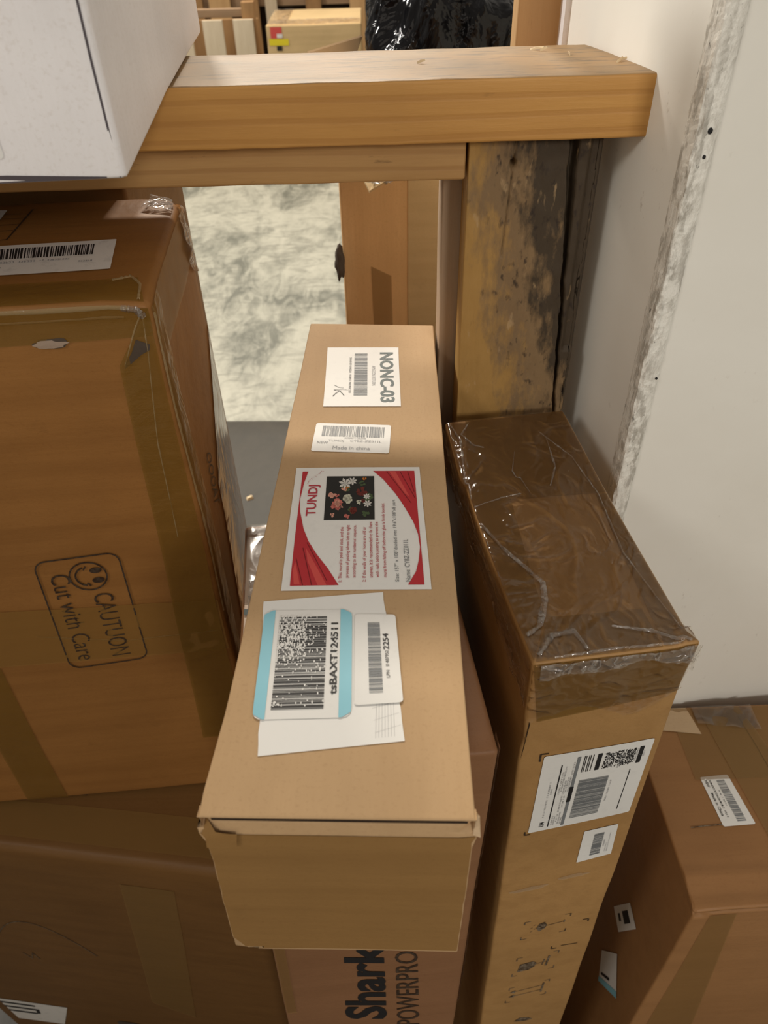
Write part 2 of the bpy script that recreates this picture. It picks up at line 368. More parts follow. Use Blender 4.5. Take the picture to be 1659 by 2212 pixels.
def sheet(name, P, m, parent, n=(10, 10), r=0.0, off=0.0005, rect=(0, 0, 1, 1), jag=0.0, seed=0, thick=True, corners='all', wob=0.0):
    """paper/tape sheet over a patch; r rounds its corners (metres)"""
    rnd = random.Random(seed); vs_ = []; fs = []
    u0, v0, u1, v1 = rect; W = P.W * (u1 - u0); H = P.H * (v1 - v0)
    xs = ticks(0, W, r, W / n[0]) if r else [W * i / n[0] for i in range(n[0] + 1)]
    ys = ticks(0, H, r, H / n[1]) if r else [H * i / n[1] for i in range(n[1] + 1)]
    for j, y in enumerate(ys):
        for i, x in enumerate(xs):
            a, b = x, y
            if r:
                qx = min(max(x, r), W - r); qy = min(max(y, r), H - r); dx, dy = x - qx, y - qy
                l = math.hypot(dx, dy)
                if dx and dy and l > 1e-9:
                    mm = max(abs(dx), abs(dy)); a = qx + dx / l * mm; b = qy + dy / l * mm
            if jag:
                if i in (0, len(xs) - 1): a += rnd.uniform(-jag, jag)
            u = u0 + a / P.W; v = v0 + b / P.H
            o_ = off + (wob * (noise.noise(Vector((a * 60 + seed, b * 60, seed))) + 0.5) if wob else 0)
            vs_.append(P.at(u, v, o_))
    nx = len(xs)
    for j in range(len(ys) - 1):
        for i in range(nx - 1): fs.append((j * nx + i, j * nx + i + 1, (j + 1) * nx + i + 1, (j + 1) * nx + i))
    return mesh_obj(name, vs_, fs, m, parent, True)

class Ink:
    """print on a patch, collected into one mesh"""
    def __init__(s, P, off): s.P, s.off, s.v, s.f = P, off, [], []
    def poly(s, pts):
        b = len(s.v); s.v += [s.P.at(u, v, s.off) for u, v in pts]; s.f.append(tuple(range(b, b + len(pts))))
    def rect(s, u0, v0, u1, v1, n=1):
        for k in range(n):
            a = u0 + (u1 - u0) * k / n; c = u0 + (u1 - u0) * (k + 1) / n
            s.poly([(a, v0), (c, v0), (c, v1), (a, v1)])
    def line(s, a, b, w):
        """w in metres"""
        ax, ay = a[0] * s.P.W, a[1] * s.P.H; bx, by = b[0] * s.P.W, b[1] * s.P.H
        l = math.hypot(bx - ax, by - ay) or 1; nx, ny = -(by - ay) / l * w / 2, (bx - ax) / l * w / 2
        s.poly([((x) / s.P.W, (y) / s.P.H) for x, y in ((ax + nx, ay + ny), (bx + nx, by + ny), (bx - nx, by - ny), (ax - nx, ay - ny))])
    def path(s, pts, w):
        for a, b in zip(pts[:-1], pts[1:]): s.line(a, b, w)
    def disc(s, u, v, ru, rv, n=14):
        s.poly([(u + ru * math.cos(2 * math.pi * k / n), v + rv * math.sin(2 * math.pi * k / n)) for k in range(n)])
    def ring(s, u, v, r, w, n=28, a0=0, a1=360):
        W, H = s.P.W, s.P.H
        for k in range(n):
            t0 = rad(a0 + (a1 - a0) * k / n); t1 = rad(a0 + (a1 - a0) * (k + 1) / n)
            s.poly([(u + rr * math.cos(t) / W, v + rr * math.sin(t) / H) for rr, t in ((r - w / 2, t0), (r + w / 2, t0), (r + w / 2, t1), (r - w / 2, t1))])
    def bars(s, u0, v0, u1, v1, seed=0, n=46, cut=3, lean=0.0):
        rnd = random.Random(seed); x = 0.0; seq = []
        while len(seq) < n: seq.append((rnd.choice((1, 1, 2, 3)), rnd.choice((1, 1, 2))))
        tot = sum(a + b for a, b in seq); 
        for a, b in seq:
            a0 = u0 + (u1 - u0) * x / tot; a1 = u0 + (u1 - u0) * (x + a) / tot; x += a + b
            for k in range(cut):
                c0 = v0 + (v1 - v0) * k / cut; c1 = v0 + (v1 - v0) * (k + 1) / cut
                s.poly([(a0, c0), (a1, c0), (a1, c1), (a0, c1)])
    def text(s, txt, u0, v0, u1, v1, bold=0.0, keep=False):
        vs_, fs, (x0, y0, x1, y1) = glyphs(txt, bold)
        b = len(s.v)
        sx = (u1 - u0) / (x1 - x0); sy = (v1 - v0) / (y1 - y0)
        s.v += [s.P.at(u0 + (x - x0) * sx, v0 + (y - y0) * sy, s.off) for x, y in vs_]
        s.f += [tuple(i + b for i in f) for f in fs]
    def scrawl(s, u0, v0, u1, v1, seed=0, fill=0.8):
        """line of print too small to read"""
        rnd = random.Random(seed); x = u0; cw = (v1 - v0) * s.P.H / s.P.W * 0.62
        while x < u1 - cw:
            if rnd.random() < fill:
                k = rnd.random()
                if k < 0.5: s.rect(x, v0, x + cw * 0.25, v1); s.rect(x, v0 + (v1 - v0) * rnd.choice((0, 0.4, 0.8)), x + cw * 0.7, v0 + (v1 - v0) * rnd.choice((0.2, 0.6, 1.0)))
                else: s.rect(x, v0, x + cw * 0.7, v0 + (v1 - v0) * 0.2); s.rect(x, v1 - (v1 - v0) * 0.2, x + cw * 0.7, v1); s.rect(x + cw * 0.45, v0, x + cw * 0.7, v1)
            x += cw
    def build(s, name, m, parent):
        return mesh_obj(name, s.v, s.f, m, parent)
    def each(s, name, m, parent):
        for f in s.f: mesh_obj(name, [s.v[k] for k in f], [tuple(range(len(f)))], m, parent)

_g = {}
def glyphs(txt, bold=0.0):
    k = (txt, bold)
    if k not in _g:
        cu = bpy.data.curves.new('t', 'FONT'); cu.body = txt; cu.offset = bold; cu.resolution_u = 3; cu.fill_mode = 'FRONT'
        o = bpy.data.objects.new('t', cu); C.objects.link(o)
        bpy.context.view_layer.update()
        me = bpy.data.meshes.new_from_object(o)
        vs_ = [(v.co.x, v.co.y) for v in me.vertices]; fs = [tuple(p.vertices) for p in me.polygons]
        bpy.data.objects.remove(o); bpy.data.curves.remove(cu); bpy.data.meshes.remove(me)
        xs = [v[0] for v in vs_]; ys = [v[1] for v in vs_]
        _g[k] = (vs_, fs, (min(xs), min(ys), max(xs), max(ys)))
    return _g[k]

# metric corner positions of labels and marks on their carton faces (BL, BR, TR, TL as read)
Q = {
'nonc': [(-0.041, 0.2155), (-0.0366, 0.1024), (0.0291, 0.1041), (0.0272, 0.2174)],
'new': [(-0.0408, 0.0329), (0.0197, 0.0311), (0.0211, 0.073), (-0.0398, 0.0751)],
'mural': [(0.0471, -0.1199), (0.0429, 0.0133), (-0.0495, 0.0098), (-0.0446, -0.1239)],
'scrap': [(-0.0413, -0.2401), (0.0309, -0.2301), (0.0173, -0.1234), (-0.0543, -0.1333)],
'blue': [(0.0032, -0.2167), (-0.0006, -0.1392), (-0.0521, -0.1415), (-0.0477, -0.2191)],
'lpn': [(0.0299, -0.2067), (0.025, -0.1429), (0.0013, -0.1434), (0.0043, -0.2093)],
'brandtext': [(0.0146, 0.6438), (0.0116, 0.8488), (-0.0272, 0.8599), (-0.032, 0.6606)],
'pptext': [(0.0525, 0.612), (0.0447, 0.8209), (0.0221, 0.8253), (0.0259, 0.6188)],
'sharkmark': [(-0.0912, 0.0158), (-0.0869, 0.0153), (-0.0871, 0.0218), (-0.0914, 0.0223)],
'sharkcr1': [(-0.0924, 0.057), (-0.0782, 0.0583), (-0.0919, 0.0396), (-0.0819, 0.0356)],
'ship': [(0.0477, 1.0271), (0.0486, 1.1359), (-0.0356, 1.1295), (-0.0384, 1.0156)],
'small': [(0.0437, 0.953), (0.0418, 1.0076), (0.0125, 1.0032), (0.0129, 0.9446)],
'ic_umb': [(-0.0246, 0.7812), (0.0219, 0.7875), (0.0238, 0.8305), (-0.0235, 0.8253)],
'ic_glass': [(-0.0265, 0.6763), (0.0211, 0.6843), (0.0216, 0.7354), (-0.0244, 0.7304)],
'ic_up': [(-0.0275, 0.5929), (0.0206, 0.6028), (0.0213, 0.6483), (-0.0253, 0.6389)],
'ic_4': [(-0.0109, 0.5115), (0.0138, 0.5065), (0.012, 0.5251), (-0.0111, 0.5294)],
'cwin': [(-0.023, 0.0274), (0.0437, 0.0218), (0.032, -0.106), (-0.0349, -0.1038)],
'cstrip': [(-0.0553, 0.1478), (-0.0396, 0.1489), (-0.0402, 0.0365), (-0.0603, 0.0339)],
'cfband': [(-0.0521, 1.2352), (0.0482, 1.2394), (0.0592, 1.1918), (-0.0463, 1.1765)],
'elabel': [(0.168, -0.0549), (0.2651, -0.0532), (0.2604, 0.006), (0.1539, 0.0029)],
'etable': [(0.1446, 0.0157), (0.1724, 0.0171), (0.1748, 0.0853), (0.1393, 0.0833)],
'ecorner': [(0.1447, 0.0519), (0.1536, 0.0632), (0.1528, 0.0856), (0.1338, 0.0887)],
'caution': [(0.146, 0.3885), (0.1382, 0.2406), (0.2165, 0.2479), (0.2205, 0.3918)],
'eR_text': [(-0.0614, 0.3978), (-0.0502, 0.448), (-0.0267, 0.436), (-0.0353, 0.3816)],
'eR_hatch': [(-0.0153, 0.3798), (-0.0093, 0.4368), (0.0322, 0.4462), (0.0327, 0.378)],
'ehole': [(0.2089, 0.5876), (0.2363, 0.5873), (0.2394, 0.598), (0.2129, 0.6)],
'ehole2': [(0.2706, 0.5703), (0.2935, 0.58), (0.2953, 0.591), (0.2833, 0.5929)],
'etR': [(0.2727, 0.5694), (0.2989, 0.5972), (0.2893, 0.1728), (0.244, 0.1797)],
'etop': [(0.1998, 0.6218), (0.2988, 0.6251), (0.2914, 0.5996), (0.1891, 0.5909)],
'eh2': [(0.1049, 0.3479), (0.2973, 0.324), (0.2896, 0.2501), (0.074, 0.2586)],
'ev2': [(0.0404, 0.1616), (0.0929, 0.2412), (0.0704, 0.0239), (0.0228, 0.0009)],
'etape_top': [(0.1989, -0.0998), (0.2973, -0.0975), (0.2874, -0.0632), (0.1912, -0.0726)],
'etr_side': [(-0.0974, 0.6), (-0.056, 0.6093), (-0.0616, 0.2102), (-0.138, 0.2306)],
'dlabel': [(-0.1941, 0.0148), (-0.1897, -0.0436), (-0.1539, -0.0422), (-0.1616, 0.0167)],
'dl1': [(-0.03, 0.5655), (-0.0558, 0.6403), (-0.0265, 0.6458), (-0.0015, 0.575)],
'dl2': [(-0.0322, 0.4045), (-0.0827, 0.4772), (-0.0318, 0.5026), (-0.0247, 0.476)],
'dtape': [(-0.1941, 0.0325), (-0.1129, 0.0224), (-0.0916, 0.1242), (-0.1601, 0.1279)],
'dseam': [(-0.1141, 0.1115), (-0.1129, 0.0224), (-0.1152, 0.0946), (-0.1077, 0.0586)],
'dback': [(-0.173, 0.1078), (-0.1486, 0.0964), (-0.1272, 0.1226), (-0.167, 0.1247)],
'dfrt': [(-0.2298, 0.815), (-0.1628, 0.796), (-0.1296, 0.4947), (-0.0672, 0.4851)],
'amiss': [(-0.0249, 0.1473), (-0.0664, 0.1685), (-0.0491, -0.2724), (0.0386, -0.1057)],
'afr': [(-0.0633, 0.1229), (0.0634, 0.1271), (-0.0622, 0.0027), (0.062, -0.0026)],
}


# ------------------------------------------------------------------ the setting
def quad_plane(name, x0, y0, x1, y1, z, m, n=1):
    return mesh_obj(name, [(x0, y0, z), (x1, y0, z), (x1, y1, z), (x0, y1, z)], [(0, 1, 2, 3)], m)
fl = quad_plane('floor', -9, -4, 9, 18, 0.0, M['floor']); tag(fl, kind='structure')
dk = Slab((3.6, 4.2, 0.006), 0.002, (0.1, 0.1, 0.01), 0.0).build('floor_dark_area', M['floor_dark'], fl)  # thin darker slab laid over part of the floor
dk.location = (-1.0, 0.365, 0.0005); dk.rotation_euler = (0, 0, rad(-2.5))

K0, Q0, R0 = (0.2135, 0.534), (0.168, 0.760), (0.950, 0.630)
pts = [K0, R0, (0.95, 0.90), (0.26, 0.93), (0.205, 0.80), (0.176, 0.80), Q0]
def prism(name, pts, z0, z1, m, parent=None, nz=1):
    n = len(pts); vs_ = []; fs = []
    for k in range(nz + 1):
        z = z0 + (z1 - z0) * k / nz
        vs_ += [(x, y, z) for x, y in pts]
    for k in range(nz):
        for i in range(n):
            j = (i + 1) % n; fs.append((k * n + i, k * n + j, (k + 1) * n + j, (k + 1) * n + i))
    fs.append(tuple(reversed(range(n)))); fs.append(tuple(nz * n + i for i in range(n)))
    return mesh_obj(name, vs_, fs, m, parent)
wr = prism('wall_right', pts, 0.0, 2.6, M['wall']); tag(wr, kind='structure')
M['blocker'] = flat('blocker_grey', (0.30, 0.27, 0.23), 0.8)
def blocker_slab(name, x0, y0, x1, y1, z1):
    tag(prism(name, [(x0, y0), (x1, y0), (x1, y1), (x0, y1)], 0.0, z1, M['blocker']), kind='structure')
blocker_slab('front_light_blocker', -2.6, -1.6, 0.5, -1.5, 2.2)  # unseen slab added to keep front light off the lower left cartons
# thin edge strip closing the far end of the panel
es = prism('edge_strip', [(0.1645, 0.757), (0.172, 0.7555), (0.178, 0.803), (0.1705, 0.8045)], 0.0, 2.6, M['white_board'], wr)
# grimy corner bead, slightly proud of both faces
def bead():
    k = Vector((K0[0], K0[1])); dl = (Vector(Q0) - k).normalized(); dr = (Vector(R0) - k).normalized()
    nl = Vector((-dl.y, dl.x)); nl = nl if nl.x < 0 else -nl
    nr = Vector((dr.y, -dr.x)); nr = nr if nr.y < 0 else -nr
    prof = []
    for t, h in ((0.0170, 0.0003), (0.0160, 0.0016), (0.0135, 0.0028), (0.009, 0.0034), (0.004, 0.0036)): prof.append(k + dl * t + nl * h)
    for a in (0.25, 0.5, 0.75): prof.append(k + (nl * (1 - a) + nr * a).normalized() * 0.0040)
    for t, h in ((0.003, 0.0036), (0.0075, 0.0034), (0.0100, 0.0026), (0.0118, 0.0014), (0.0125, 0.0003)): prof.append(k + dr * t + nr * h)
    vs_ = []; fs = []; n = len(prof); nz = 420; z0, z1 = 0.9, 2.1
    for j in range(nz + 1):
        z = z0 + (z1 - z0) * j / nz
        for i, p in enumerate(prof):
            a = 0.0011 * noise.noise(Vector((i * 0.9, z * 90, 3.0))) + 0.0007 * noise.noise(Vector((i * 2.1, z * 320, 9.0)))
            s_ = 1.0 if 0 < i < n - 1 else 0.5
            o_ = (p - k).normalized()
            vs_.append((p.x + o_.x * a * s_, p.y + o_.y * a * s_, z))
    for j in range(nz):
        for i in range(n - 1): fs.append((j * n + i, j * n + i + 1, (j + 1) * n + i + 1, (j + 1) * n + i))
    o = mesh_obj('trim_1', vs_, fs, M['bead'], None, False); tag(o, kind='structure')
    for z, s_ in ((1.507, 0.0017), (1.491, 0.0011), (1.322, 0.0009)):
        c = k + nr * 0.0038 + dr * (0.0045 if s_ > 0.001 else 0.009)
        vv = []; ff = []
        for i in range(10):
            t = 2 * math.pi * i / 10
            vv.append((c.x + dr.x * s_ * math.cos(t), c.y + dr.y * s_ * math.cos(t) - 0.0004, z + s_ * 1.2 * math.sin(t)))
        for i in range(10):
            t = 2 * math.pi * i / 10
            vv.append((c.x + dr.x * s_ * math.cos(t), c.y + dr.y * s_ * math.cos(t) + 0.004, z + s_ * 1.2 * math.sin(t)))
        ff.append(tuple(range(10))); ff += [(i, (i + 1) % 10, 10 + (i + 1) % 10, 10 + i) for i in range(10)]
        mesh_obj('nail_hole', vv, ff, M['ink'], o)
    return o
bead()

# ------------------------------------------------------------------ timber pen frame
fr = empty('pen_frame', (0.0, 0.655, 0.0), (0, 0, 0), 'nailed pine timber frame with a mouldy post, its flat rail running to the white column', 'wooden frame')
def rail_fn(p, q):
    # the right-hand end is cut to the slope of the column face; arrises worn
    if p.x > 0.38: q.x -= 0.030 * (p.y + 0.055) / 0.11 * min(1, (p.x - 0.38) / 0.09)
    wv = noise.noise(Vector((p.x * 40, p.y * 60, p.z * 60 + 4)))
    e = 1.0 if (abs(p.y) > 0.05 or p.z > 0.038 or p.z < 0.004) else 0.25
    return q + Vector((0, 0, wv * 0.0004 * e)) + Vector((0, wv * 0.0004 * e, 0))
o = Slab((0.955, 0.110, 0.042), 0.0022, (0.008, 0.01, 0.01), 0.0004, 3, fn=rail_fn).build('top_rail', M['rail'], fr); o.location = (-0.2735, 0.0, 1.485)
o = Slab((0.822, 0.040, 0.0325), 0.0025, (0.008, 0.01, 0.01), 0.0005, 5, 20).build('cross_board', M['rail_low'], fr); o.location = (-0.340, -0.015, 1.4525)
def post_fn(p, q):
    if p.y > -0.019: return q
    x, z = p.x, p.z
    q.y += 0.0006 * noise.noise(Vector((x * 150, 0, z * 60)))
    # long split with raw wood in it
    c = 0.0275 + (1.485 - z) * 0.055 + 0.0016 * noise.noise(Vector((0, 5, z * 45)))
    wd = 0.0016 + 0.0022 * max(0, min(1, (z - 1.36) / 0.1)) + 0.0007 * noise.noise(Vector((2, 5, z * 80)))
    if z > 1.12: q.y += 0.012 * max(0, 1 - abs(x - c) / wd) ** 0.6 * min(1, (z - 1.12) / 0.08)
    # knot hole with a hairline crack
    r_ = math.hypot((x + 0.0175) / 0.0030, (z - 1.4635) / 0.0042)
    if r_ < 1: q.y += 0.012 * min(1, 1.6 * (1 - r_))
    c2 = -0.0175 - (1.465 - z) * 0.05
    if 1.39 < z < 1.485: q.y += 0.004 * max(0, 1 - abs(x - c2) / 0.0008)
    # flaked right-hand strip
    if x > 0.040 and z > 1.30: q.y += 0.004 * min(1, (x - 0.040) / 0.003)
    if x > 0.049: q.x -= 0.004 * max(0, noise.noise(Vector((1, 2, z * 18)))) + 0.002
    return q
def lin(a, b, n): return [a + (b - a) * i / n for i in range(n + 1)]
px = lin(-0.0525, 0.0525, 132); pz = lin(0, 1.15, 12)[:-1] + lin(1.15, 1.485, 168)
o = Slab((0.105, 0.040, 1.485), 0.0012, fn=post_fn, ticks3=[px, lin(-0.02, 0.02, 4), pz], amp=0.0).build('post', M['post'], fr, True)
o.location = (0.1255, -0.015, 0.0)
o = Slab((0.104, 0.040, 1.485), 0.002, (0.01, 0.01, 0.02), 0.0006, 9, 12).build('post', M['post_grey'], fr); o.location = (0.1095, 0.0285, 0.0)
shade_board = Slab((0.800, 0.038, 0.032), 0.0025, (0.02, 0.01, 0.01), 0.0005, 7, 20).build('cross_board', M['rail_low'], fr); shade_board.location = (-0.345, 0.0290, 1.4525)  # unseen board added behind the rail to shade the left carton's top
o['label'] = 'weathered grey post behind the mouldy one'
sp = random.Random(4)
for x, y, l, a in ((0.131, 0.691, 0.011, -0.5), (0.136, 0.688, 0.007, 0.6), (0.1835, 0.640, 0.010, 0.9), (0.186, 0.642, 0.007, 0.2), (0.038, 0.655, 0.006, 0.1), (0.152, 0.668, 0.005, 1.5)):
    s_ = mesh_obj('splinter', [(-l / 2, -0.0006, 0), (l / 2, -0.0009, 0.001), (l / 2 * 1.1, 0.0004, 0.002), (-l / 2, 0.0006, 0.0012), (0, 0, 0.0022)],
                  [(0, 1, 4), (1, 2, 4), (2, 3, 4), (3, 0, 4), (3, 2, 1, 0)], M['splinter'], fr)
    s_.location = (x, y - 0.655, 1.5272); s_.rotation_euler = (0, -0.12, a)
    if sp.random() < 0.0: pass
tr = prism('torn_sliver', [(0.130, -0.0348), (0.1365, -0.0348), (0.1365, -0.0335), (0.130, -0.0335)], 1.225, 1.4, M['pale_wood'], fr)
bpy.data.objects.remove(tr)

# ------------------------------------------------------------------ long pale carton with the mural label (on top)
A = empty('long_carton', (-0.0196, 0.4352, 1.1664), (-0.0609, 0.0275, -0.0334),
          'long slim pale cardboard box with a red-bordered flower label, lying in the middle', 'box', )
A.rotation_euler = (Matrix.Rotation(-0.0334, 3, 'Z') @ Matrix.Rotation(-0.0609, 3, 'X') @ Matrix.Rotation(0.0275, 3, 'Y')).to_euler()
def RB(o, yaw, pit, rol): o.rotation_euler = (Matrix.Rotation(yaw, 3, 'Z') @ Matrix.Rotation(pit, 3, 'X') @ Matrix.Rotation(rol, 3, 'Y')).to_euler()
AH = 0.1336
def a_fn(p, q):
    t = AH - p.z
    if p.y < -0.2720:
        corner = abs(p.x) > 0.0585
        lim = 0.0095 if corner else 0.0040
        if 0.0008 < t < lim: q.y += 0.0060
        elif t >= lim: q.y -= 0.0012 * min(1, (t - lim) / 0.010)
        if corner and t < 0.014: q.x += 0.0016 * (1 if p.x > 0 else -1) * (1 + noise.noise(Vector((p.x * 300, 1, p.z * 400))))
        if p.z < 0.014 and p.x < -0.050: q.x += 0.007 * (1 - p.z / 0.014); q.z += 0.002
        q.x += 0.0007 * noise.noise(Vector((3, p.z * 80, p.x * 30)))
    if p.y > 0.2680 and t < 0.003: q.z -= 0.0
    # left wall belly near the front
    if p.x < -0.06: q.x -= 0.0022 * max(0, 1 - abs(p.y + 0.262) / 0.05) * max(0, 1 - t / 0.03)
    return q
ax = ticks(-0.0625, 0.0625, 0.0012, 0.006)
ay = ticks(-0.2721, 0.2721, 0.0018, 0.011)
az = [0, 0.0006, 0.0012, 0.0018] + lin(0.008, 0.120, 14) + [AH - t for t in (0.0105, 0.0098, 0.0092, 0.0088, 0.0075, 0.0055, 0.0044, 0.0041, 0.0039, 0.0020, 0.00095, 0.00070, 0.0003, 0.0)]
SA = Slab((0.125, 0.5442, AH), 0.0012, amp=0.0007, seed=1, freq=8, fn=a_fn, ticks3=[ax, ay, az])
SA.build('carton_body', M['kraft_top'], A)
mesh_obj('flap_gap_shade', [(-.0590, -.2718, AH - .0011), (.0590, -.2718, AH - .0011), (.0590, -.2716, AH - .0034), (.02, -.2716, AH - .0038), (-.0590, -.2716, AH - .0040)], [(4, 3, 2, 1, 0)], M['dark_gap'], A)  # dark strip stands in for the shade inside the slit
# torn fold at the front right corner
bm_v = [SA.on('front', x, z, 0.0012) for x, z in ((0.0615, 0.1295), (0.0645, 0.1275), (0.0640, 0.1215), (0.0605, 0.1235))]
mesh_obj('torn_corner', bm_v + [v + Vector((0, 0.0012, 0)) for v in bm_v], [(0, 1, 2, 3), (7, 6, 5, 4), (0, 4, 5, 1), (1, 5, 6, 2), (2, 6, 7, 3), (3, 7, 4, 0)], M['board_edge'], A)
cf = Patch(SA, 'front', [(-0.0622, 0.112), (-0.048, 0.114), (-0.047, 0.124), (-0.060, 0.126)])
sheet('lifted_flap_corner', cf, M['kraft_shaded'], A, (4, 4), 0.0, 0.0014, wob=0.0012)
# end panel in a darker colour that stands in for the shade on it
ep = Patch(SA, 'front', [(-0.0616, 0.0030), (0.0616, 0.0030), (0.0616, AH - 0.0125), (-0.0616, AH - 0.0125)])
sheet('end_flap', ep, M['kraft_shaded'], A, (24, 24), 0.0, 0.0004)

# label: return sticker NONC-03
P = Patch(SA, 'top', Q['nonc']); L = sheet('return_sticker', P, M['paper'], A, (10, 14), 0.0, 0.0005, seed=1)
i = Ink(P, 0.0008); i.text('NONC-03', 0.10, 0.735, 0.94, 0.925, 0.028); i.build('big_code', M['ink_green'], L)
i = Ink(P, 0.0008); i.text('AMAZON RETURN', 0.34, 0.625, 0.67, 0.675); i.build('small_lettering', M['ink_pale'], L)
i = Ink(P, 0.0008); i.bars(0.12, 0.385, 0.84, 0.565, 5, 52); i.build('barcode', M['ink_grey'], L)
i = Ink(P, 0.0008); i.text('SR-0101-04020 197837 NONC03', 0.19, 0.318, 0.79, 0.348); i.build('serial_lettering', M['ink'], L)
i = Ink(P, 0.0009); i.path([(0.665, 0.125), (0.70, 0.18), (0.712, 0.25)], 0.0005); i.path([(0.735, 0.24), (0.745, 0.12)], 0.0005); i.path([(0.745, 0.12), (0.76, 0.20), (0.80, 0.235), (0.835, 0.262)], 0.0006); i.path([(0.765, 0.195), (0.80, 0.15), (0.845, 0.115)], 0.0006); i.path([(0.735, 0.24), (0.75, 0.31)], 0.0004)
i.build('pen_scrawl', M['ink'], L)
# label: new / made in china
P = Patch(SA, 'top', Q['new']); L = sheet('origin_sticker', P, M['paper'], A, (10, 8), 0.0022, 0.0005, seed=2)
i = Ink(P, 0.0008); i.bars(0.10, 0.53, 0.92, 0.90, 7, 40); i.build('barcode', M['ink_grey'], L)
i = Ink(P, 0.0008); i.text('X004F1G6DB', 0.40, 0.455, 0.68, 0.51); i.text('TUNDJ    CYBZ-ZZ011L', 0.20, 0.33, 0.89, 0.41); i.text('NEW', 0.06, 0.26, 0.20, 0.34); i.text('Made in china', 0.27, 0.075, 0.75, 0.19); i.build('lettering', M['ink_pale'], L)
# label: mural
P = Patch(SA, 'top', Q['mural']); L = sheet('mural_label', P, M['paper_grey'] if False else M['paper'], A, (14, 12), 0.0, 0.0005, seed=3)
c1 = [(.03, .62), (.15, .70), (.25, .78), (.35, .845), (.45, .89), (.6, .930), (.7, .941), (.85, .925), (.96, .90)]
c2 = [(.03, .155), (.12, .095), (.2, .07), (.3, .052), (.40, .058), (.5, .085), (.6, .13), (.68, .17), (.75, .21), (.88, .30), (.96, .38)]
def band(curve, edge, name, m, sub, f0=0.0, f1=1.0, u0=0.03, u1=0.96):
    i = Ink(P, sub)
    for (a, b), (c, d) in zip(curve[:-1], curve[1:]):
        if a < u0 - 1e-6 or c > u1 + 1e-6: continue
        e = edge
        i.poly([(a, e + (b - e) * f0), (c, e + (d - e) * f0), (c, e + (d - e) * f1), (a, e + (b - e) * f1)])
    return i.build(name, m, L)
band(c1, .945, 'red_swoosh', M['red'], 0.0008); band(c2, .045, 'red_swoosh', M['red'], 0.0008)
i = Ink(P, 0.0009)
for a, b in (((.03, .80), (.30, .88)), ((.03, .86), (.22, .92)), ((.06, .70), (.34, .855)), ((.70, .055), (.95, .16)), ((.76, .06), (.955, .10)), ((.66, .09), (.955, .27))): i.line(a, b, 0.0006)
i.each('red_fold_line', M['red_dk'], L)
i = Ink(P, 0.00085)
i.poly([(.03, .70), (.20, .80), (.30, .86), (.20, .84), (.03, .76)]); i.poly([(.72, .10), (.955, .20), (.955, .25), (.74, .13)]); i.poly([(.04, .88), (.2, .925), (.14, .935), (.04, .92)])
i.each('red_fold_shine', M['red_lt'], L)
i = Ink(P, 0.0009); i.text('TUNDJ', .555, .79, .83, .885, 0.014); i.build('brand_lettering', M['red_txt'], L)
i = Ink(P, 0.0009)
rd = random.Random(5)
for k in range(11):
    t = k / 10; i.disc(.845 + .115 * t, .895 - .09 * t + .012 * math.sin(5 * t), .0035, .0035, 6)
for k in range(5): i.disc(.86 + .025 * k, .87 - .028 * k + .02, .003, .003, 6)
i.build('dotted_swirl', M['red_pink'], L)
i = Ink(P, 0.0009)
for t, u0, u1, v in (('1: This mural is peel and stick, and the', .05, .46, .605), ('process of pasting isfrom left to right', .08, .475, .560), ('according to the numbered sequence.', .08, .475, .512),
                     ('2: If the walls of your home are old or', .05, .46, .443), ('uneven, it is recommended to fix them', .08, .50, .398), ('with nails before pasting to prevent the', .08, .50, .353), ('mural from falling off before the glue is firmly bonded.', .08, .66, .302)):
    i.text(t, u0, v - .012, u1, v + .018, 0.004)
i.build('red_instructions', M['red_txt'], L)
i = Ink(P, 0.0009); i.text('Size: 157" x 108"divided into 19.6"x108"x8 part', .05, .205, .69, .240); i.text('Name: CYBZ-ZZ011L', .05, .135, .36, .170); i.build('size_lettering', M['ink_grey'], L)
pic = Ink(P, 0.0008); pic.rect(.52, .372, .91, .748, 6); pc = pic.build('flower_picture', M['pic'], L)
def blossoms(m, items, off, seed):
    r_ = random.Random(seed); i = Ink(P, off)
    for u, v, s_, n in items:
        for k in range(n):
            t = 2 * math.pi * k / n + r_.random(); d = s_ * r_.uniform(.25, .75)
            uu, vv = u + d * math.cos(t), v + d * math.sin(t)
            rr = s_ * r_.uniform(.30, .5); a = r_.uniform(0, 3)
            i.poly([(min(.908, max(.522, uu + rr * (1 if q % 2 else .72) * math.cos(a + q * math.pi / 5))), min(.746, max(.374, vv + rr * (1 if q % 2 else .72) * math.sin(a + q * math.pi / 5)))) for q in range(10)])
    return i
blossoms('x', [(.60, .55, .03, 8), (.72, .42, .04, 9), (.80, .60, .04, 7), (.57, .44, .03, 8), (.84, .47, .03, 6)], .00088, 1).build('leaves', M['fl_leaf'], P and L)
blossoms('x', [(.76, .47, .045, 9), (.68, .46, .02, 6), (.60, .53, .04, 8)], .00090, 2).build('dark_petals', M['fl_maroon'], L)
blossoms('x', [(.65, .66, .048, 16), (.55, .58, .022, 9), (.73, .66, .02, 5)], .00092, 3).build('red_roses', M['fl_rose'], L)
blossoms('x', [(.66, .655, .032, 10), (.735, .70, .035, 7), (.56, .69, .02, 5), (.79, .60, .03, 6), (.63, .62, .012, 5)], .00094, 4).build('peach_roses', M['fl_peach'], L)
blossoms('x', [(.70, .575, .042, 18), (.67, .49, .022, 8)], .00096, 5).build('cream_flowers', M['fl_cream'], L)
i = Ink(P, .00098)
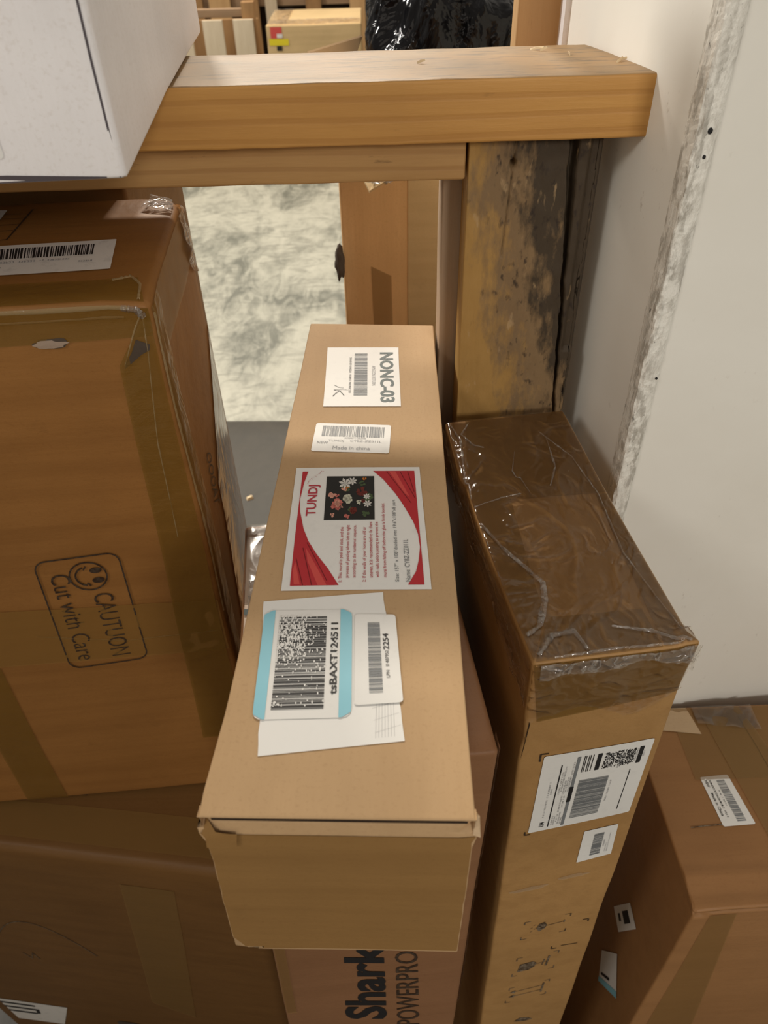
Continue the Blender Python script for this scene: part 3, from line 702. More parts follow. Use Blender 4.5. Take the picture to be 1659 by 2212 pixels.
for cu, cv, s_ in ((.84, .60, .055), (.86, .545, .04), (.655, .425, .035), (.72, .43, .03)):
    for k in range(7):
        t = 2 * math.pi * k / 7 + cu * 9
        ex, ey = min(.906, max(.524, cu + s_ * math.cos(t))), min(.744, max(.376, cv + s_ * math.sin(t)))
        w_ = s_ * .22; i.poly([(cu, cv), (cu + (ex - cu) * .6 - w_ * math.sin(t), cv + (ey - cv) * .6 + w_ * math.cos(t)), (ex, ey), (cu + (ex - cu) * .6 + w_ * math.sin(t), cv + (ey - cv) * .6 - w_ * math.cos(t))])
i.build('white_flowers', M['fl_white'], L)
blossoms('x', [(.80, .585, .016, 5), (.88, .45, .018, 5)], .0010, 6).build('orange_flower', M['fl_orange'], L)
# torn strip of paper under two stickers
P = Patch(SA, 'top', Q['scrap']); L = sheet('torn_paper_strip', P, M['paper_scrap'], A, (14, 16), 0.0, 0.0004, jag=0.00035, seed=4)
i = Ink(P, 0.0006)
for k in range(7): i.line((.80 + .022 * k, .03), (.85 + .02 * k, .32), 0.00012)
for k in range(4): i.line((.80, .06 + .07 * k), (.985, .09 + .07 * k), 0.00012)
i.text('SCC', .90, .29, .955, .345); i.build('faint_print', M['ink_pale'], L)
# sticker with sky-blue ends
P = Patch(SA, 'top', Q['blue']); L = sheet('blue_end_sticker', P, M['paper'], A, (12, 12), 0.005, 0.0008, seed=5)
for nm, r_ in (('blue_band', (0, 0.0, 1, .13)), ('blue_band', (0, .875, 1, 1.0))):
    # band with the sticker's own rounded corners
    vs_ = []; fs = []; n = 24; flip = r_[1] > .5
    for k in range(n + 1):
        u = k / n; x = u * P.W; rr = 0.005; ex = max(0, rr - min(x, P.W - x)); inset = (rr - math.sqrt(max(0, rr * rr - ex * ex))) / P.H
        outer = (1 - inset) if flip else inset; inner = r_[1] if flip else r_[3]
        vs_ += [P.at(u, outer, .0011), P.at(u, inner, .0011)]
    for k in range(n): fs.append((2 * k, 2 * k + 1, 2 * k + 3, 2 * k + 2) if flip else (2 * k, 2 * k + 2, 2 * k + 3, 2 * k + 1))
    fix_normals(mesh_obj(nm, vs_, fs, M['blue'], L))
i = Ink(P, .0011); i.bars(.075, .285, .93, .82, 21, 44, 5); i.build('barcode', M['ink'], L)
i = Ink(P, .0011); i.text('tsBAXT124511', .19, .155, .86, .235, 0.022); i.build('code_lettering', M['ink'], L)
rd = random.Random(8); i = Ink(P, .0013)
for k in range(620):
    u = min(.93, max(.08, rd.gauss(.72, .13))); v = min(.81, max(.29, rd.gauss(.68, .13)))
    if k % 5 == 0: u = rd.uniform(.1, .92); v = rd.uniform(.29, .81)
    if k < 14: u = rd.uniform(.45, .83); v = rd.uniform(.16, .23)
    a = rd.uniform(.004, .016); b = rd.uniform(.004, .011)
    i.poly([(u - a, v - b * rd.random()), (u, v - b), (u + a, v - b * .3), (u + a * .5, v + b), (u - a * .6, v + b * .8)])
i.build('worn_flecks', M['paper'], L); L['label'] = 'sticker with sky-blue ends and worn barcode'
# sticker with number ending 2254
P = Patch(SA, 'top', Q['lpn']); L = sheet('number_sticker', P, M['paper'], A, (10, 6), 0.002, 0.0011, seed=6)
i = Ink(P, .0014); i.bars(.11, .40, .90, .69, 33, 40); i.build('barcode', M['ink_grey'], L)
i = Ink(P, .0014); i.text('LPN   0 487952', .26, .235, .56, .31); i.build('small_lettering', M['ink'], L)
i = Ink(P, .0014); i.text('2254', .57, .21, .76, .345, .01); i.build('big_number', M['ink'], L)

# ------------------------------------------------------------------ tall carton under it, with bold black lettering
S = empty('vacuum_carton', (-0.0572, 0.3892, 0.007), (0, 0, 0), 'tall brown cardboard box with bold black sideways lettering, standing under the long pale box', 'box')
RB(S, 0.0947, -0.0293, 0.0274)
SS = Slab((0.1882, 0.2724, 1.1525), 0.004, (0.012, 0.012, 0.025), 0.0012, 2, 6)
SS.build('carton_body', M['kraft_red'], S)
P = Patch(SS, 'front', Q['brandtext']); i = Ink(P, .0006); i.text('Shark', 0.0, 0.0, 1.0, 1.0, 0.030); i.build('brand_lettering', M['ink'], S)
P = Patch(SS, 'front', Q['pptext']); i = Ink(P, .0006); i.text('POWERPRO', 0.0, 0.0, 1.0, 1.0, 0.004); i.build('model_lettering', M['ink_box'], S)
P = Patch(SS, 'top', [(-0.0915, -0.09), (-0.030, -0.09), (-0.030, 0.128), (-0.0915, 0.130)]); sheet('cream_wrapper', P, M['cream'], S, (10, 24), 0.003, .0006, wob=.0004, seed=7)
P = Patch(SS, 'top', [(-0.0935, 0.03), (-0.03, 0.03), (-0.03, 0.135), (-0.0935, 0.135)]); sheet('clear_tape', P, M['film_soft'], S, (20, 30), 0, .0018, wob=.0004, seed=2)
P = Patch(SS, 'top', [(-0.0935, 0.118), (0.03, 0.118), (0.03, 0.1355), (-0.0935, 0.1355)]); sheet('film_edge', P, M['film_soft'], S, (30, 12), 0, .0026, wob=.0010, seed=6)
i = Ink(Patch(SS, 'top', Q['sharkmark']), .0024); i.rect(0, 0, 1, 1); i.build('printed_mark', M['ink_green'], S)
i = Ink(Patch(SS, 'top', [(-0.0935, 0.0), (-0.06, 0.0), (-0.06, 0.07), (-0.0935, 0.07)]), .0023)
for v in (.50, .53, .80): i.line((.15, v), (.95, v + .02), .0006)
i.line((.16, .3), (.2, .98), .0005); i.build('crease_lines', M['ink_worn'], S)
P = Patch(SS, 'front', [(-0.093, 0.7), (-0.082, 0.7), (-0.082, 1.15), (-0.093, 1.15)]); sheet('edge_tape', P, M['tape_soft'], S, (4, 30), 0, .0008, wob=.0006)
P = Patch(SS, 'right', [(-0.135, 0.65), (-0.12, 0.65), (-0.12, 1.155), (-0.135, 1.155)]); sheet('edge_tape', P, M['tape_clear'], S, (4, 40), 0, .001, wob=.0015)

def blot(slab, face, c, rx, ry, name, m, parent, seed, off=.0012, n=22, ang=0):
    rd_ = random.Random(seed); vs_ = [slab.on(face, c[0], c[1], off)]; fs = []
    for k in range(n):
        t = 2 * math.pi * k / n; r_ = 1 + .45 * noise.noise(Vector((math.cos(t) * 1.6, math.sin(t) * 1.6, seed)))
        x, y = rx * r_ * math.cos(t), ry * r_ * math.sin(t)
        vs_.append(slab.on(face, c[0] + x * math.cos(ang) - y * math.sin(ang), c[1] + x * math.sin(ang) + y * math.cos(ang), off))
    fs = [(0, 1 + k, 1 + (k + 1) % n) for k in range(n)]
    return fix_normals(mesh_obj(name, vs_, fs, m, parent))

# ------------------------------------------------------------------ film-wrapped tall carton by the column
Ct = empty('film_wrapped_carton', (0.1466, 0.4433, 0.004), (0, 0, 0), 'tall narrow brown box with crumpled clear film over its top, standing beside the white column', 'box')
RB(Ct, 0.1122, -0.0111, -0.0099)
CH = 1.2431
def c_fn(p, q):
    t = CH - p.z
    # top edges sag between the corners, the left one bows inward
    if t < 0.05:
        k = 1 - t / 0.05
        q.z -= 0.004 * k * math.sin(math.pi * (p.y + 0.143) / 0.286) ** 2
        if p.x < 0: q.x -= 0.004 * k * math.sin(math.pi * (p.y + 0.143) / 0.286) * (abs(p.x) / 0.055)
        if p.x < 0 and p.y > 0.05: q.x += -0.003 * k
    if p.x < -0.05 and p.y < -0.13 and abs(t - 0.085) < 0.022: q.x += 0.0020 * (1 - abs(t - 0.085) / 0.022)
    if p.x > 0.045 and p.y < -0.13 and t < 0.04: q.x += 0.0035 * (1 - t / 0.04) * (1 + 0.8 * noise.noise(Vector((1, 2, p.z * 220)))); q.z += 0.002 * (1 - t / 0.04)
    return q
SC = Slab((0.1102, 0.2858, CH), 0.003, (0.007, 0.010, 0.014), 0.0012, 4, 9, fn=c_fn)
SC.build('carton_body', M['kraft_film'], Ct)
def patch_sheet(name, slab, face, q4, m, parent, n, off, wob=0.0, seed=0, r=0.0):
    return sheet(name, Patch(slab, face, q4), m, parent, n, r, off, wob=wob, seed=seed)
# darker tape around a lighter window of bare board
T = 'top'
patch_sheet('brown_tape', SC, T, [(-.054, .026), (.054, .022), (.054, .141), (-.036, .141)], M['tape_dark'], Ct, (14, 16), .0006)
patch_sheet('brown_tape', SC, T, [(.034, -.141), (.054, -.141), (.054, .021), (.044, .021)], M['tape_dark'], Ct, (4, 20), .0006)
patch_sheet('brown_tape', SC, T, [(-.054, -.141), (-.034, -.104), (-.024, .0255), (-.054, .0255)], M['tape_dark'], Ct, (4, 20), .0006)
patch_sheet('brown_tape', SC, T, [(-.053, -.142), (.033, -.142), (.032, -.107), (-.033, -.105)], M['tape_dark'], Ct, (14, 6), .0006)
patch_sheet('brown_tape', SC, 'front', [(-.0463, CH - .066), (.0545, CH - .050), (.0545, CH - .001), (-.0545, CH - .001)], M['tape'], Ct, (16, 10), .0006, r=0)
def film_top(x0, x1, y0, y1, nx, ny, off, amp, seed, name, m, parent):
    vs_ = []; fs = []
    for j in range(ny + 1):
        for i_ in range(nx + 1):
            x = x0 + (x1 - x0) * i_ / nx; y = y0 + (y1 - y0) * j / ny
            q = Vector((x * 34, y * 16, seed))
            rg = 1 - abs(noise.noise(q)) * 2.4; rg = max(0, rg) ** 3
            rg2 = max(0, 1 - abs(noise.noise(Vector((x * 90, y * 60, seed + 5)))) * 3) ** 2
            ed = min(1, min(x - x0, x1 - x) / 0.02, 1) if True else 1
            near = max(0, 1 - (y - y0) / 0.05)
            z = off + amp * rg + amp * (0.35 + 0.5 * near) * rg2 + amp * 0.5 * noise.noise(Vector((x * 20, y * 20, seed + 9)))
            vs_.append(SC.on('top', x, y, max(0.0008, z)))
    for j in range(ny):
        for i_ in range(nx): fs.append((j * (nx + 1) + i_, j * (nx + 1) + i_ + 1, (j + 1) * (nx + 1) + i_ + 1, (j + 1) * (nx + 1) + i_))
    return mesh_obj(name, vs_, fs, m, parent, True)
film_top(-0.0545, 0.0545, -0.1425, 0.1425, 120, 260, 0.0010, 0.0009, 2.0, 'film_over_top', M['film'], Ct)
def film_side(face, a0, a1, b0, b1, n, off, amp, seed, name, m, parent, ragged=0.01):
    vs_ = []; fs = []
    for j in range(n[1] + 1):
        for i_ in range(n[0] + 1):
            a = a0 + (a1 - a0) * i_ / n[0]
            bb = b0 + ragged * noise.noise(Vector((a * 25, seed, 1)))
            b = bb + (b1 - bb) * j / n[1]
            rg = max(0, 1 - abs(noise.noise(Vector((a * 26, b * 60, seed)))) * 2.6) ** 3
            rg2 = max(0, 1 - abs(noise.noise(Vector((a * 90, b * 110, seed + 3)))) * 3) ** 2
            vs_.append(SC.on(face, a, b, max(.0008, off + amp * rg + amp * .45 * rg2)))
    for j in range(n[1]):
        for i_ in range(n[0]): fs.append((j * (n[0] + 1) + i_, j * (n[0] + 1) + i_ + 1, (j + 1) * (n[0] + 1) + i_ + 1, (j + 1) * (n[0] + 1) + i_))
    if face == 'left': fs = [tuple(reversed(f)) for f in fs]
    return mesh_obj(name, vs_, fs, m, parent, True)
film_side('front', -.0545, .0545, CH - .058, CH - .001, (120, 60), .0012, .0014, 4.0, 'film_over_front', M['film'], Ct, .02)
film_side('front', -.050, .056, CH - .013, CH - .0005, (120, 24), .0020, .0016, 7.0, 'creased_film_edge', M['film_crease'], Ct, .012)
film_side('left', -.142, .142, CH - .045, CH - .001, (200, 40), .0016, .0020, 6.0, 'film_over_side', M['film'], Ct, .02)
# crumpled folds of film
def fold(pts, w, name, m, seed, h=0.003, face='top', n=26):
    vs_ = []; fs = []
    L_ = []
    for (a, b), (c, d) in zip(pts[:-1], pts[1:]): L_ += [(a + (c - a) * k / n, b + (d - b) * k / n) for k in range(n)]
    L_.append(pts[-1])
    for k, (a, b) in enumerate(L_):
        t = k / (len(L_) - 1); c, d = L_[min(k + 1, len(L_) - 1)]; e, f = L_[max(k - 1, 0)]
        dx, dy = c - e, d - f; l = math.hypot(dx, dy) or 1; nx, ny = -dy / l, dx / l
        ww = w * (0.5 + 0.5 * math.sin(math.pi * min(1, t * 1.1 + .05))) * (1 + .5 * noise.noise(Vector((t * 9, seed, 0))))
        for q in (-1, -.5, 0, .5, 1):
            hh = 0.0014 + .45 * h * (1 - q * q) + 0.0008 * noise.noise(Vector((t * 30, q * 3, seed)))
            vs_.append(SC.on(face, a + nx * ww * q, b + ny * ww * q, hh))
    for k in range(len(L_) - 1):
        for q in range(4): fs.append((k * 5 + q, k * 5 + q + 1, k * 5 + q + 6, k * 5 + q + 5))
    return mesh_obj(name, vs_, [tuple(reversed(f)) for f in fs], m, Ct, True)
fold([(-.052, -.120), (-.040, -.112), (-.030, -.090), (-.026, -.072), (-.044, -.030), (-.053, .0)], 0.0022, 'film_fold', M['film_crease'], 1, .002)
fold([(.050, -.141), (.030, -.128), (.006, -.120)], 0.0017, 'film_fold', M['film_crease'], 2, .0025)
fold([(.052, -.138), (.046, -.10), (.040, -.05), (.046, .02), (.040, .07), (.022, .11)], 0.0006, 'film_fold', M['film_crease'], 3, .002)
fold([(-.054, .02), (-.030, .028), (-.015, .03)], 0.0006, 'film_fold', M['film_crease'], 4, .0015)
fold([(-.008, .030), (-.012, .06), (-.004, .085)], 0.0005, 'film_fold', M['film_crease'], 5, .0015)
fold([(.010, .035), (.022, .06), (.026, .10)], 0.0009, 'film_fold', M['film_crease'], 6, .0018)
fold([(-.052, .138), (-.046, .11), (-.050, .07), (-.0545, .03)], 0.0012, 'film_fold', M['film_crease'], 7, .002)
fold([(-.034, .135), (-.044, .118), (-.036, .10), (-.028, .095)], 0.0009, 'film_fold', M['film_crease'], 8, .002)
fold([(-.050, -.138), (-.036, -.122), (-.020, -.120), (-.016, -.138)], 0.0025, 'film_fold', M['film_crease'], 9, .003)
fold([(-.04, -.141), (0.0, -.139), (.045, -.141)], 0.0012, 'film_fold', M['film_crease'], 10, .003)
fold([(.056, CH - .002), (.054, CH - .012), (.057, CH - .026)], 0.0017, 'film_fold', M['film_crease'], 11, .003, 'front')
# slit at the left edge of the front
i = Ink(Patch(SC, 'front', [(-.0555, CH - .115), (-.050, CH - .115), (-.050, CH - .065), (-.0555, CH - .065)]), .0006)
i.poly([(.25, .0), (.40, .25), (.75, .95), (.65, 1.0), (.15, .55)]); i.build('slit', M['dark_gap'], Ct)
# shipping label and its corner marks
P = Patch(SC, 'front', Q['ship']); L = sheet('shipping_label', P, M['paper'], Ct, (14, 12), 0.002, .0006, seed=9)
i = Ink(P, .0009); i.bars(.11, .335, .63, .615, 71, 60, 4); i.build('barcode', M['ink_grey'], L)
i = Ink(P, .0009)
i.rect(.03, .655, .40, .685, 4); i.rect(.56, .655, .93, .685, 4); i.build('grey_rule', M['ink_grey'], L)
i = Ink(P, .00095); i.rect(.36, .652, .56, .690, 3); i.line((.05, .815), (.86, .815), .0009); i.line((.10, .145), (.66, .145), .0007)
rd = random.Random(12)
i.rect(.73, .46, .93, .50, 2); i.rect(.73, .075, .93, .115, 2)
for v in (.615, .60, .575, .56, .535): i.rect(.73, v, .93, v + .007)
i.text('E84', .065, .86, .13, .905, .01)
i.build('black_print', M['ink'], L)
i = Ink(P, .00095)
for k in range(430):
    u = rd.uniform(.735, .92); v = rd.choice((rd.uniform(.335, .43), rd.uniform(.235, .32), rd.uniform(.145, .225)))
    a = rd.uniform(.004, .010); b = rd.uniform(.003, .009); s_ = rd.choice((-1, 1)) * .6
    i.poly([(u - a, v - b * s_), (u - a * .4, v - b), (u + a, v + b * s_), (u + a * .4, v + b)])
i.build('speckled_code', M['ink'], L)
i = Ink(P, .00095)
for k, (u0, u1, v) in enumerate(((.19, .68, .885), (.50, .58, .86), (.06, .20, .785), (.06, .19, .765), (.10, .22, .742), (.06, .24, .72), (.30, .46, .72), (.06, .16, .698), (.24, .47, .745), (.48, .78, .785), (.52, .84, .765), (.48, .66, .742), (.50, .70, .722), (.50, .88, .70), (.27, .57, .30), (.70, .88, .28), (.72, .84, .26), (.78, .90, .10), (.76, .92, .13), (.80, .88, .06))):
    i.scrawl(u0, v - .006, u1, v + .008, k, .8)
i.build('small_print', M['ink_pale'], L)
P = Patch(SC, 'front', Q['small']); L = sheet('small_barcode_label', P, M['paper'], Ct, (8, 6), 0.001, .0006, seed=10)
i = Ink(P, .0009); i.bars(.14, .33 + .04, .84, .66, 81, 40); i.build('barcode', M['ink_grey'], L)
i = Ink(P, .0009); i.scrawl(.36, .29, .60, .33, 1); i.scrawl(.15, .22, .50, .25, 2); i.scrawl(.15, .16, .78, .19, 3); i.build('small_print', M['ink_pale'], L)
i = Ink(Patch(SC, 'front', [(0, 0), (1, 0), (1, 1), (0, 1)]), .0005)
def bracket(x, z, sx, sz, l=.006, w_=.0014, l2=None):
    l2 = l2 or l
    i.rect(min(x, x + sx * l), z - w_ / 2, max(x, x + sx * l), z + w_ / 2); i.rect(x - w_ / 2, min(z, z + sz * l2), x + w_ / 2, max(z, z + sz * l2))
bracket(-.0385, .9 + .233, 1, -1, .006, .0014, .010); bracket(-.041, 1.0125, 1, 1, .005); bracket(-.041 + .0528, .7435, 1, 1, .006); bracket(.0445, .8100, -1, -1, .006)
i.rect(.022, .7480, .040, .7492)
i.each('corner_mark', M['ink_box'], Ct)
# handling symbols, printed sideways
def sym(nm, q, draw):
    P_ = Patch(SC, 'front', Q[q]); i_ = Ink(P_, .0005); draw(i_)
    W_, H_ = .16, .3
    for cu, cv, su, sv in ((0, 0, 1, 1), (0, 1, 1, -1), (1, 0, -1, 1), (1, 1, -1, -1)):
        i_.line((cu, cv), (cu + su * .13, cv), .0009); i_.line((cu, cv), (cu, cv + sv * .14), .0012)
    i_.build(nm, M['ink_worn'], Ct)
def d_umb(i_):
    i_.poly([(.38, .30), (.30, .50), (.34, .74), (.46, .80), (.52, .62), (.50, .44)]); i_.line((.5, .56), (.90, .62), .0009); i_.line((.90, .56), (.90, .70), .0014)
    for a, b in ((.16, .55), (.22, .7), (.17, .35), (.25, .48)): i_.line((a, b), (a + .05, b + .05), .0006)
def d_glass(i_):
    i_.poly([(.10, .22), (.12, .62), (.42, .66), (.52, .56), (.50, .36), (.38, .22)]); i_.line((.5, .47), (.78, .52), .0009); i_.line((.78, .25), (.80, .80), .0022); i_.line((.68, .35), (.70, .65), .0012)
def d_up(i_):
    for v in (.38, .68): i_.line((.14, v), (.84, v + .02), .0010); i_.poly([(.04, v), (.18, v - .10), (.18, v + .10)])
    i_.line((.86, .25), (.87, .85), .0022)
sym('rain_symbol', 'ic_umb', d_umb); sym('glass_symbol', 'ic_glass', d_glass); sym('this_way_up_symbol', 'ic_up', d_up)
i = Ink(Patch(SC, 'front', Q['ic_4']), .0005); i.poly([(0, .2), (.3, .9), (.8, .8), (1, .4), (.5, .1)]); i.build('printed_mark', M['ink_worn'], Ct)
blot(SC, 'front', (-.028, .905), .020, .0035, 'pale_scuff', M['scuff'], Ct, 3, .0006, 22, .15)
blot(SC, 'front', (.012, .918), .014, .0040, 'pale_scuff', M['scuff'], Ct, 4, .0006, 22, .15)

# ------------------------------------------------------------------ big brown carton, left, with the smiley caution print
E = empty('caution_carton', (-0.4623, 0.5766, 0.7953), (0, 0, 0), 'large taped brown box printed with a smiley caution stamp, tucked under the timber rail', 'box')
RB(E, 0.072, -0.0045, -0.003)
EH = 0.6241
def e_fn(p, q):
    t = EH - p.z
    cx = 0.3 - p.x; cy = p.y + 0.106
    k = max(0, 1 - t / 0.03) * max(0, 1 - cx / 0.03) * max(0, 1 - cy / 0.03)
    q.z -= 0.004 * k
    kb = max(0, 1 - t / 0.04) * max(0, 1 - cx / 0.03) * max(0, 1 - (0.106 - p.y) / 0.03)
    q.x -= 0.007 * kb * (1 + noise.noise(Vector((p.z * 90, p.y * 90, 2)))); q.z -= 0.004 * kb
    # sunken line under the folded front edge
    if p.y < -0.10 and 0.004 < t < 0.03: q.y += 0.0016 * math.sin(math.pi * (t - 0.004) / 0.026)
    # belly of the right wall
    if p.x > 0.29: q.x += 0.0045 * math.sin(math.pi * min(1, max(0, p.z / EH))) * math.sin(math.pi * (p.y + 0.106) / 0.212)
    return q
SE = Slab((0.6001, 0.2119, EH), 0.006, (0.014, 0.011, 0.012), 0.0016, 6, 7, fn=e_fn)
SE.build('carton_body', M['kraft_brown'], E)
F_ = 'front'
patch_sheet('brown_tape', SE, F_, [(-.29, EH - .034), (.2975, EH - .028), (.2985, EH - .0035), (-.29, EH - .0055)], M['tape'], E, (60, 5), .0007, .0008, 1)
patch_sheet('brown_tape', SE, F_, [(.244, .10), (.2925, .10), (.2985, EH - .004), (.268, EH - .050)], M['tape'], E, (8, 60), .0012, .0006, 2)
patch_sheet('brown_tape', SE, F_, [(-.29, .255), (.2975, .250), (.2975, .322), (-.29, .345)], M['tape_dark'], E, (60, 8), .0010, .0006, 3)
patch_sheet('brown_tape', SE, F_, [(.018, .001), (.066, .001), (.072, .25), (.030, .25)], M['tape'], E, (6, 30), .0008, .0006, 4)
patch_sheet('brown_tape', SE, 'top', [(-.29, -.1045), (.296, -.1045), (.288, -.072), (-.29, -.066)], M['tape'], E, (60, 5), .0008, .0006, 5)
patch_sheet('brown_tape', SE, 'right', [(-.105, .10), (-.078, .10), (-.078, EH - .004), (-.105, EH - .004)], M['tape'], E, (5, 60), .0008, .0006, 6)
patch_sheet('brown_tape', SE, 'right', [(-.078, EH - .05), (.104, EH - .05), (.104, EH - .004), (-.078, EH - .004)], M['tape_soft'], E, (16, 6), .0007, .0006, 7)
patch_sheet('clear_film', SE, 'right', [(-.070, .04), (.106, .04), (.106, .50), (-.030, .40)], M['film_soft'], E, (60, 160), .0014, .0001, 8)
def ridge(slab, face, pts, w, h, name, m, parent, seed=0, n=20):
    vs_ = []; fs = []; L_ = []
    for (a, b), (c, d) in zip(pts[:-1], pts[1:]): L_ += [(a + (c - a) * k / n, b + (d - b) * k / n) for k in range(n)]
    L_.append(pts[-1])
    for k, (a, b) in enumerate(L_):
        c, d = L_[min(k + 1, len(L_) - 1)]; e, f = L_[max(k - 1, 0)]
        dx, dy = c - e, d - f; l = math.hypot(dx, dy) or 1; nx, ny = -dy / l, dx / l
        j = 1 + .7 * noise.noise(Vector((k * .45, seed, 0)))
        for q in (-1, 0, 1): vs_.append(slab.on(face, a + nx * w * q * j, b + ny * w * q * j, .0011 + (h * j if q == 0 else 0)))
    for k in range(len(L_) - 1):
        for q in range(2): fs.append((k * 3 + q, k * 3 + q + 1, k * 3 + q + 4, k * 3 + q + 3))
    return mesh_obj(name, vs_, [tuple(reversed(f)) for f in fs], m, parent, True)
ridge(SE, 'front', [(-.29, EH - .004), (.0, EH - .003), (.285, EH - .004)], .0022, .0012, 'tape_crease', M['crease'], E, 1)
ridge(SE, 'front', [(-.29, EH - .0145), (.0, EH - .013), (.28, EH - .012)], .0010, .0010, 'tape_crease', M['tape_soft'], E, 2)
ridge(SE, 'front', [(.272, EH - .05), (.286, EH - .02), (.2925, EH - .008)], .0006, .0008, 'tape_crease', M['crease'], E, 3)
ridge(SE, 'front', [(.2925, EH - .01), (.291, EH - .04), (.281, EH - .12), (.276, EH - .22)], .0006, .0009, 'tape_crease', M['crease'], E, 4)
ridge(SE, 'right', [(-.1035, EH - .01), (-.1045, EH - .10), (-.1035, EH - .2), (-.1045, EH - .32)], .0012, .0010, 'tape_crease', M['crease'], E, 5)
ridge(SE, 'front', [(.12, .292), (.20, .276), (.295, .280)], .0008, .0006, 'tape_crease', M['tape_soft'], E, 6)
ridge(SE, 'top', [(.270, -.075), (.283, -.070), (.291, -.083), (.292, -.103)], .0010, .0012, 'tape_crease', M['crease'], E, 7)
ridge(SE, 'front', [(.2795, EH - .004), (.2895, EH - .0055), (.2935, EH - .012)], .0030, .0022, 'crumpled_tape', M['film_crease'], E, 8)
patch_sheet('torn_tape_corner', SE, 'top', [(.270, .072), (.297, .060), (.297, .104), (.276, .104)], M['film_crease'], E, (16, 20), .0015, .0040, 9)
patch_sheet('torn_tape_corner', SE, 'right', [(.072, EH - .055), (.104, EH - .070), (.105, EH - .002), (.060, EH - .002)], M['film_crease'], E, (16, 20), .0015, .0035, 10)
# holes and scrapes
M['scrape'] = card('scraped_board', (0.33, 0.25, 0.19), 0, seed=21.0, dirt=1.0); M['bruise'] = card('bruised_board', (0.075, 0.055, 0.04), 0, seed=22.0)
blot(SE, 'front', (.2255, .5955), .0125, .0038, 'scraped_patch', M['bruise'], E, 1, .0013); blot(SE, 'front', (.2245, .5950), .0115, .0028, 'scraped_patch', M['scrape'], E, 2, .0016)
i = Ink(Patch(SE, 'front', [(0, 0), (1, 0), (1, 1), (0, 1)]), .0016); i.poly([(.2845, .5945), (.2935, .5900), (.2925, .5855), (.2860, .5825), (.2715, .5715), (.2735, .5770), (.2790, .5840)]); i.build('dark_tear', M['bruise'], E)
# smiley caution stamp
P = Patch(SE, 'front', Q['caution']); i = Ink(P, .0014)
def rrect_outline(i, u0, v0, u1, v1, r, w_):
    W, H = i.P.W, i.P.H; x0, y0, x1, y1 = u0 * W, v0 * H, u1 * W, v1 * H; pts = []
    for cx, cy, a0 in ((x1 - r, y1 - r, 0), (x0 + r, y1 - r, 90), (x0 + r, y0 + r, 180), (x1 - r, y0 + r, 270)):
        for k in range(7): t = rad(a0 + 15 * k); pts.append(((cx + r * math.cos(t)) / W, (cy + r * math.sin(t)) / H))
    pts.append(pts[0]); i.path(pts, w_)
rrect_outline(i, 0.0, 0.0, 1.0, 1.0, .011, .0015)
sx, sy = .165, .58; i.ring(sx, sy, .0170, .0016)
W, H = P.W, P.H
# face turned with the print: eyes towards the top of the stamp
i.disc(sx - .042, sy + .105, .024, .075); i.disc(sx + .042, sy + .105, .024, .075)
i.ring(sx, sy, .0115, .0018, 18, 195, 345)
i.line((sx - .083, sy + .00), (sx - .055, sy - .035), .0016); i.line((sx + .083, sy + .00), (sx + .055, sy - .035), .0016)
i.text('CAUTUON', .325, .56, .93, .80, -0.004); i.text('Cut with Care', .12, .13, .93, .36, -0.004)
i.build('caution_stamp', M['ink_box'], E)
P = Patch(SE, 'top', Q['elabel']); L = sheet('barcode_label', P, M['paper_grey'], E, (14, 8), .0015, .0010, seed=14)
i = Ink(P, .0013); i.bars(.02, .50, .86, .86, 91, 46, 2); i.build('barcode', M['ink'], L)
i = Ink(P, .0013); i.scrawl(.03, .36, .45, .42, 3, .9); i.scrawl(.47, .37, .70, .42, 4, .9); i.scrawl(.75, .27, .86, .32, 5, .9); i.scrawl(.0, .2, .22, .25, 6, .5); i.build('small_print', M['ink_pale'], L)
i = Ink(Patch(SE, 'top', Q['etable']), .0008); i.line((0, 0), (1, .0), .0012); i.line((1, 0), (1, 1), .0016); i.line((0, .30), (1, .30), .0008); i.line((0, .5), (1, .5), .0008); i.line((.3, .72), (1, .70), .0007); i.line((.35, .88), (1, .84), .0007)
i.build('printed_table', M['ink_box'], E)
P = Patch(SE, 'top', Q['ecorner']); sheet('label_corner', P, M['paper_grey'], E, (4, 4), 0, .0010)
P = Patch(SE, 'right', Q['eR_text']); i = Ink(P, .0010); i.text('TAOOO', 0, .1, 1, .9); i.build('side_lettering', M['ink_box'], E)
P = Patch(SE, 'right', Q['eR_hatch']); i = Ink(P, .0010)
for k in range(13): i.line((k / 12, .0), (k / 12, .95 - .2 * abs(k - 5) / 6), .0005)
i.line((0, .0), (1, .0), .0005); i.build('hatched_print', M['ink_box'], E)

Bk = empty('gap_filler_box', (-0.5005, 0.835, 0.001), (0, 0, 0), 'dull brown box behind the smiley-stamped box, added to darken the gap under the rail', 'box')  # box added to keep the gap dark and shade the carton's top
SBk = Slab((0.545, 0.22, 1.500), .004, (.04, .04, .06), .001, 61, 5); SBk.build('carton_body', M['kraft_dim'], Bk)

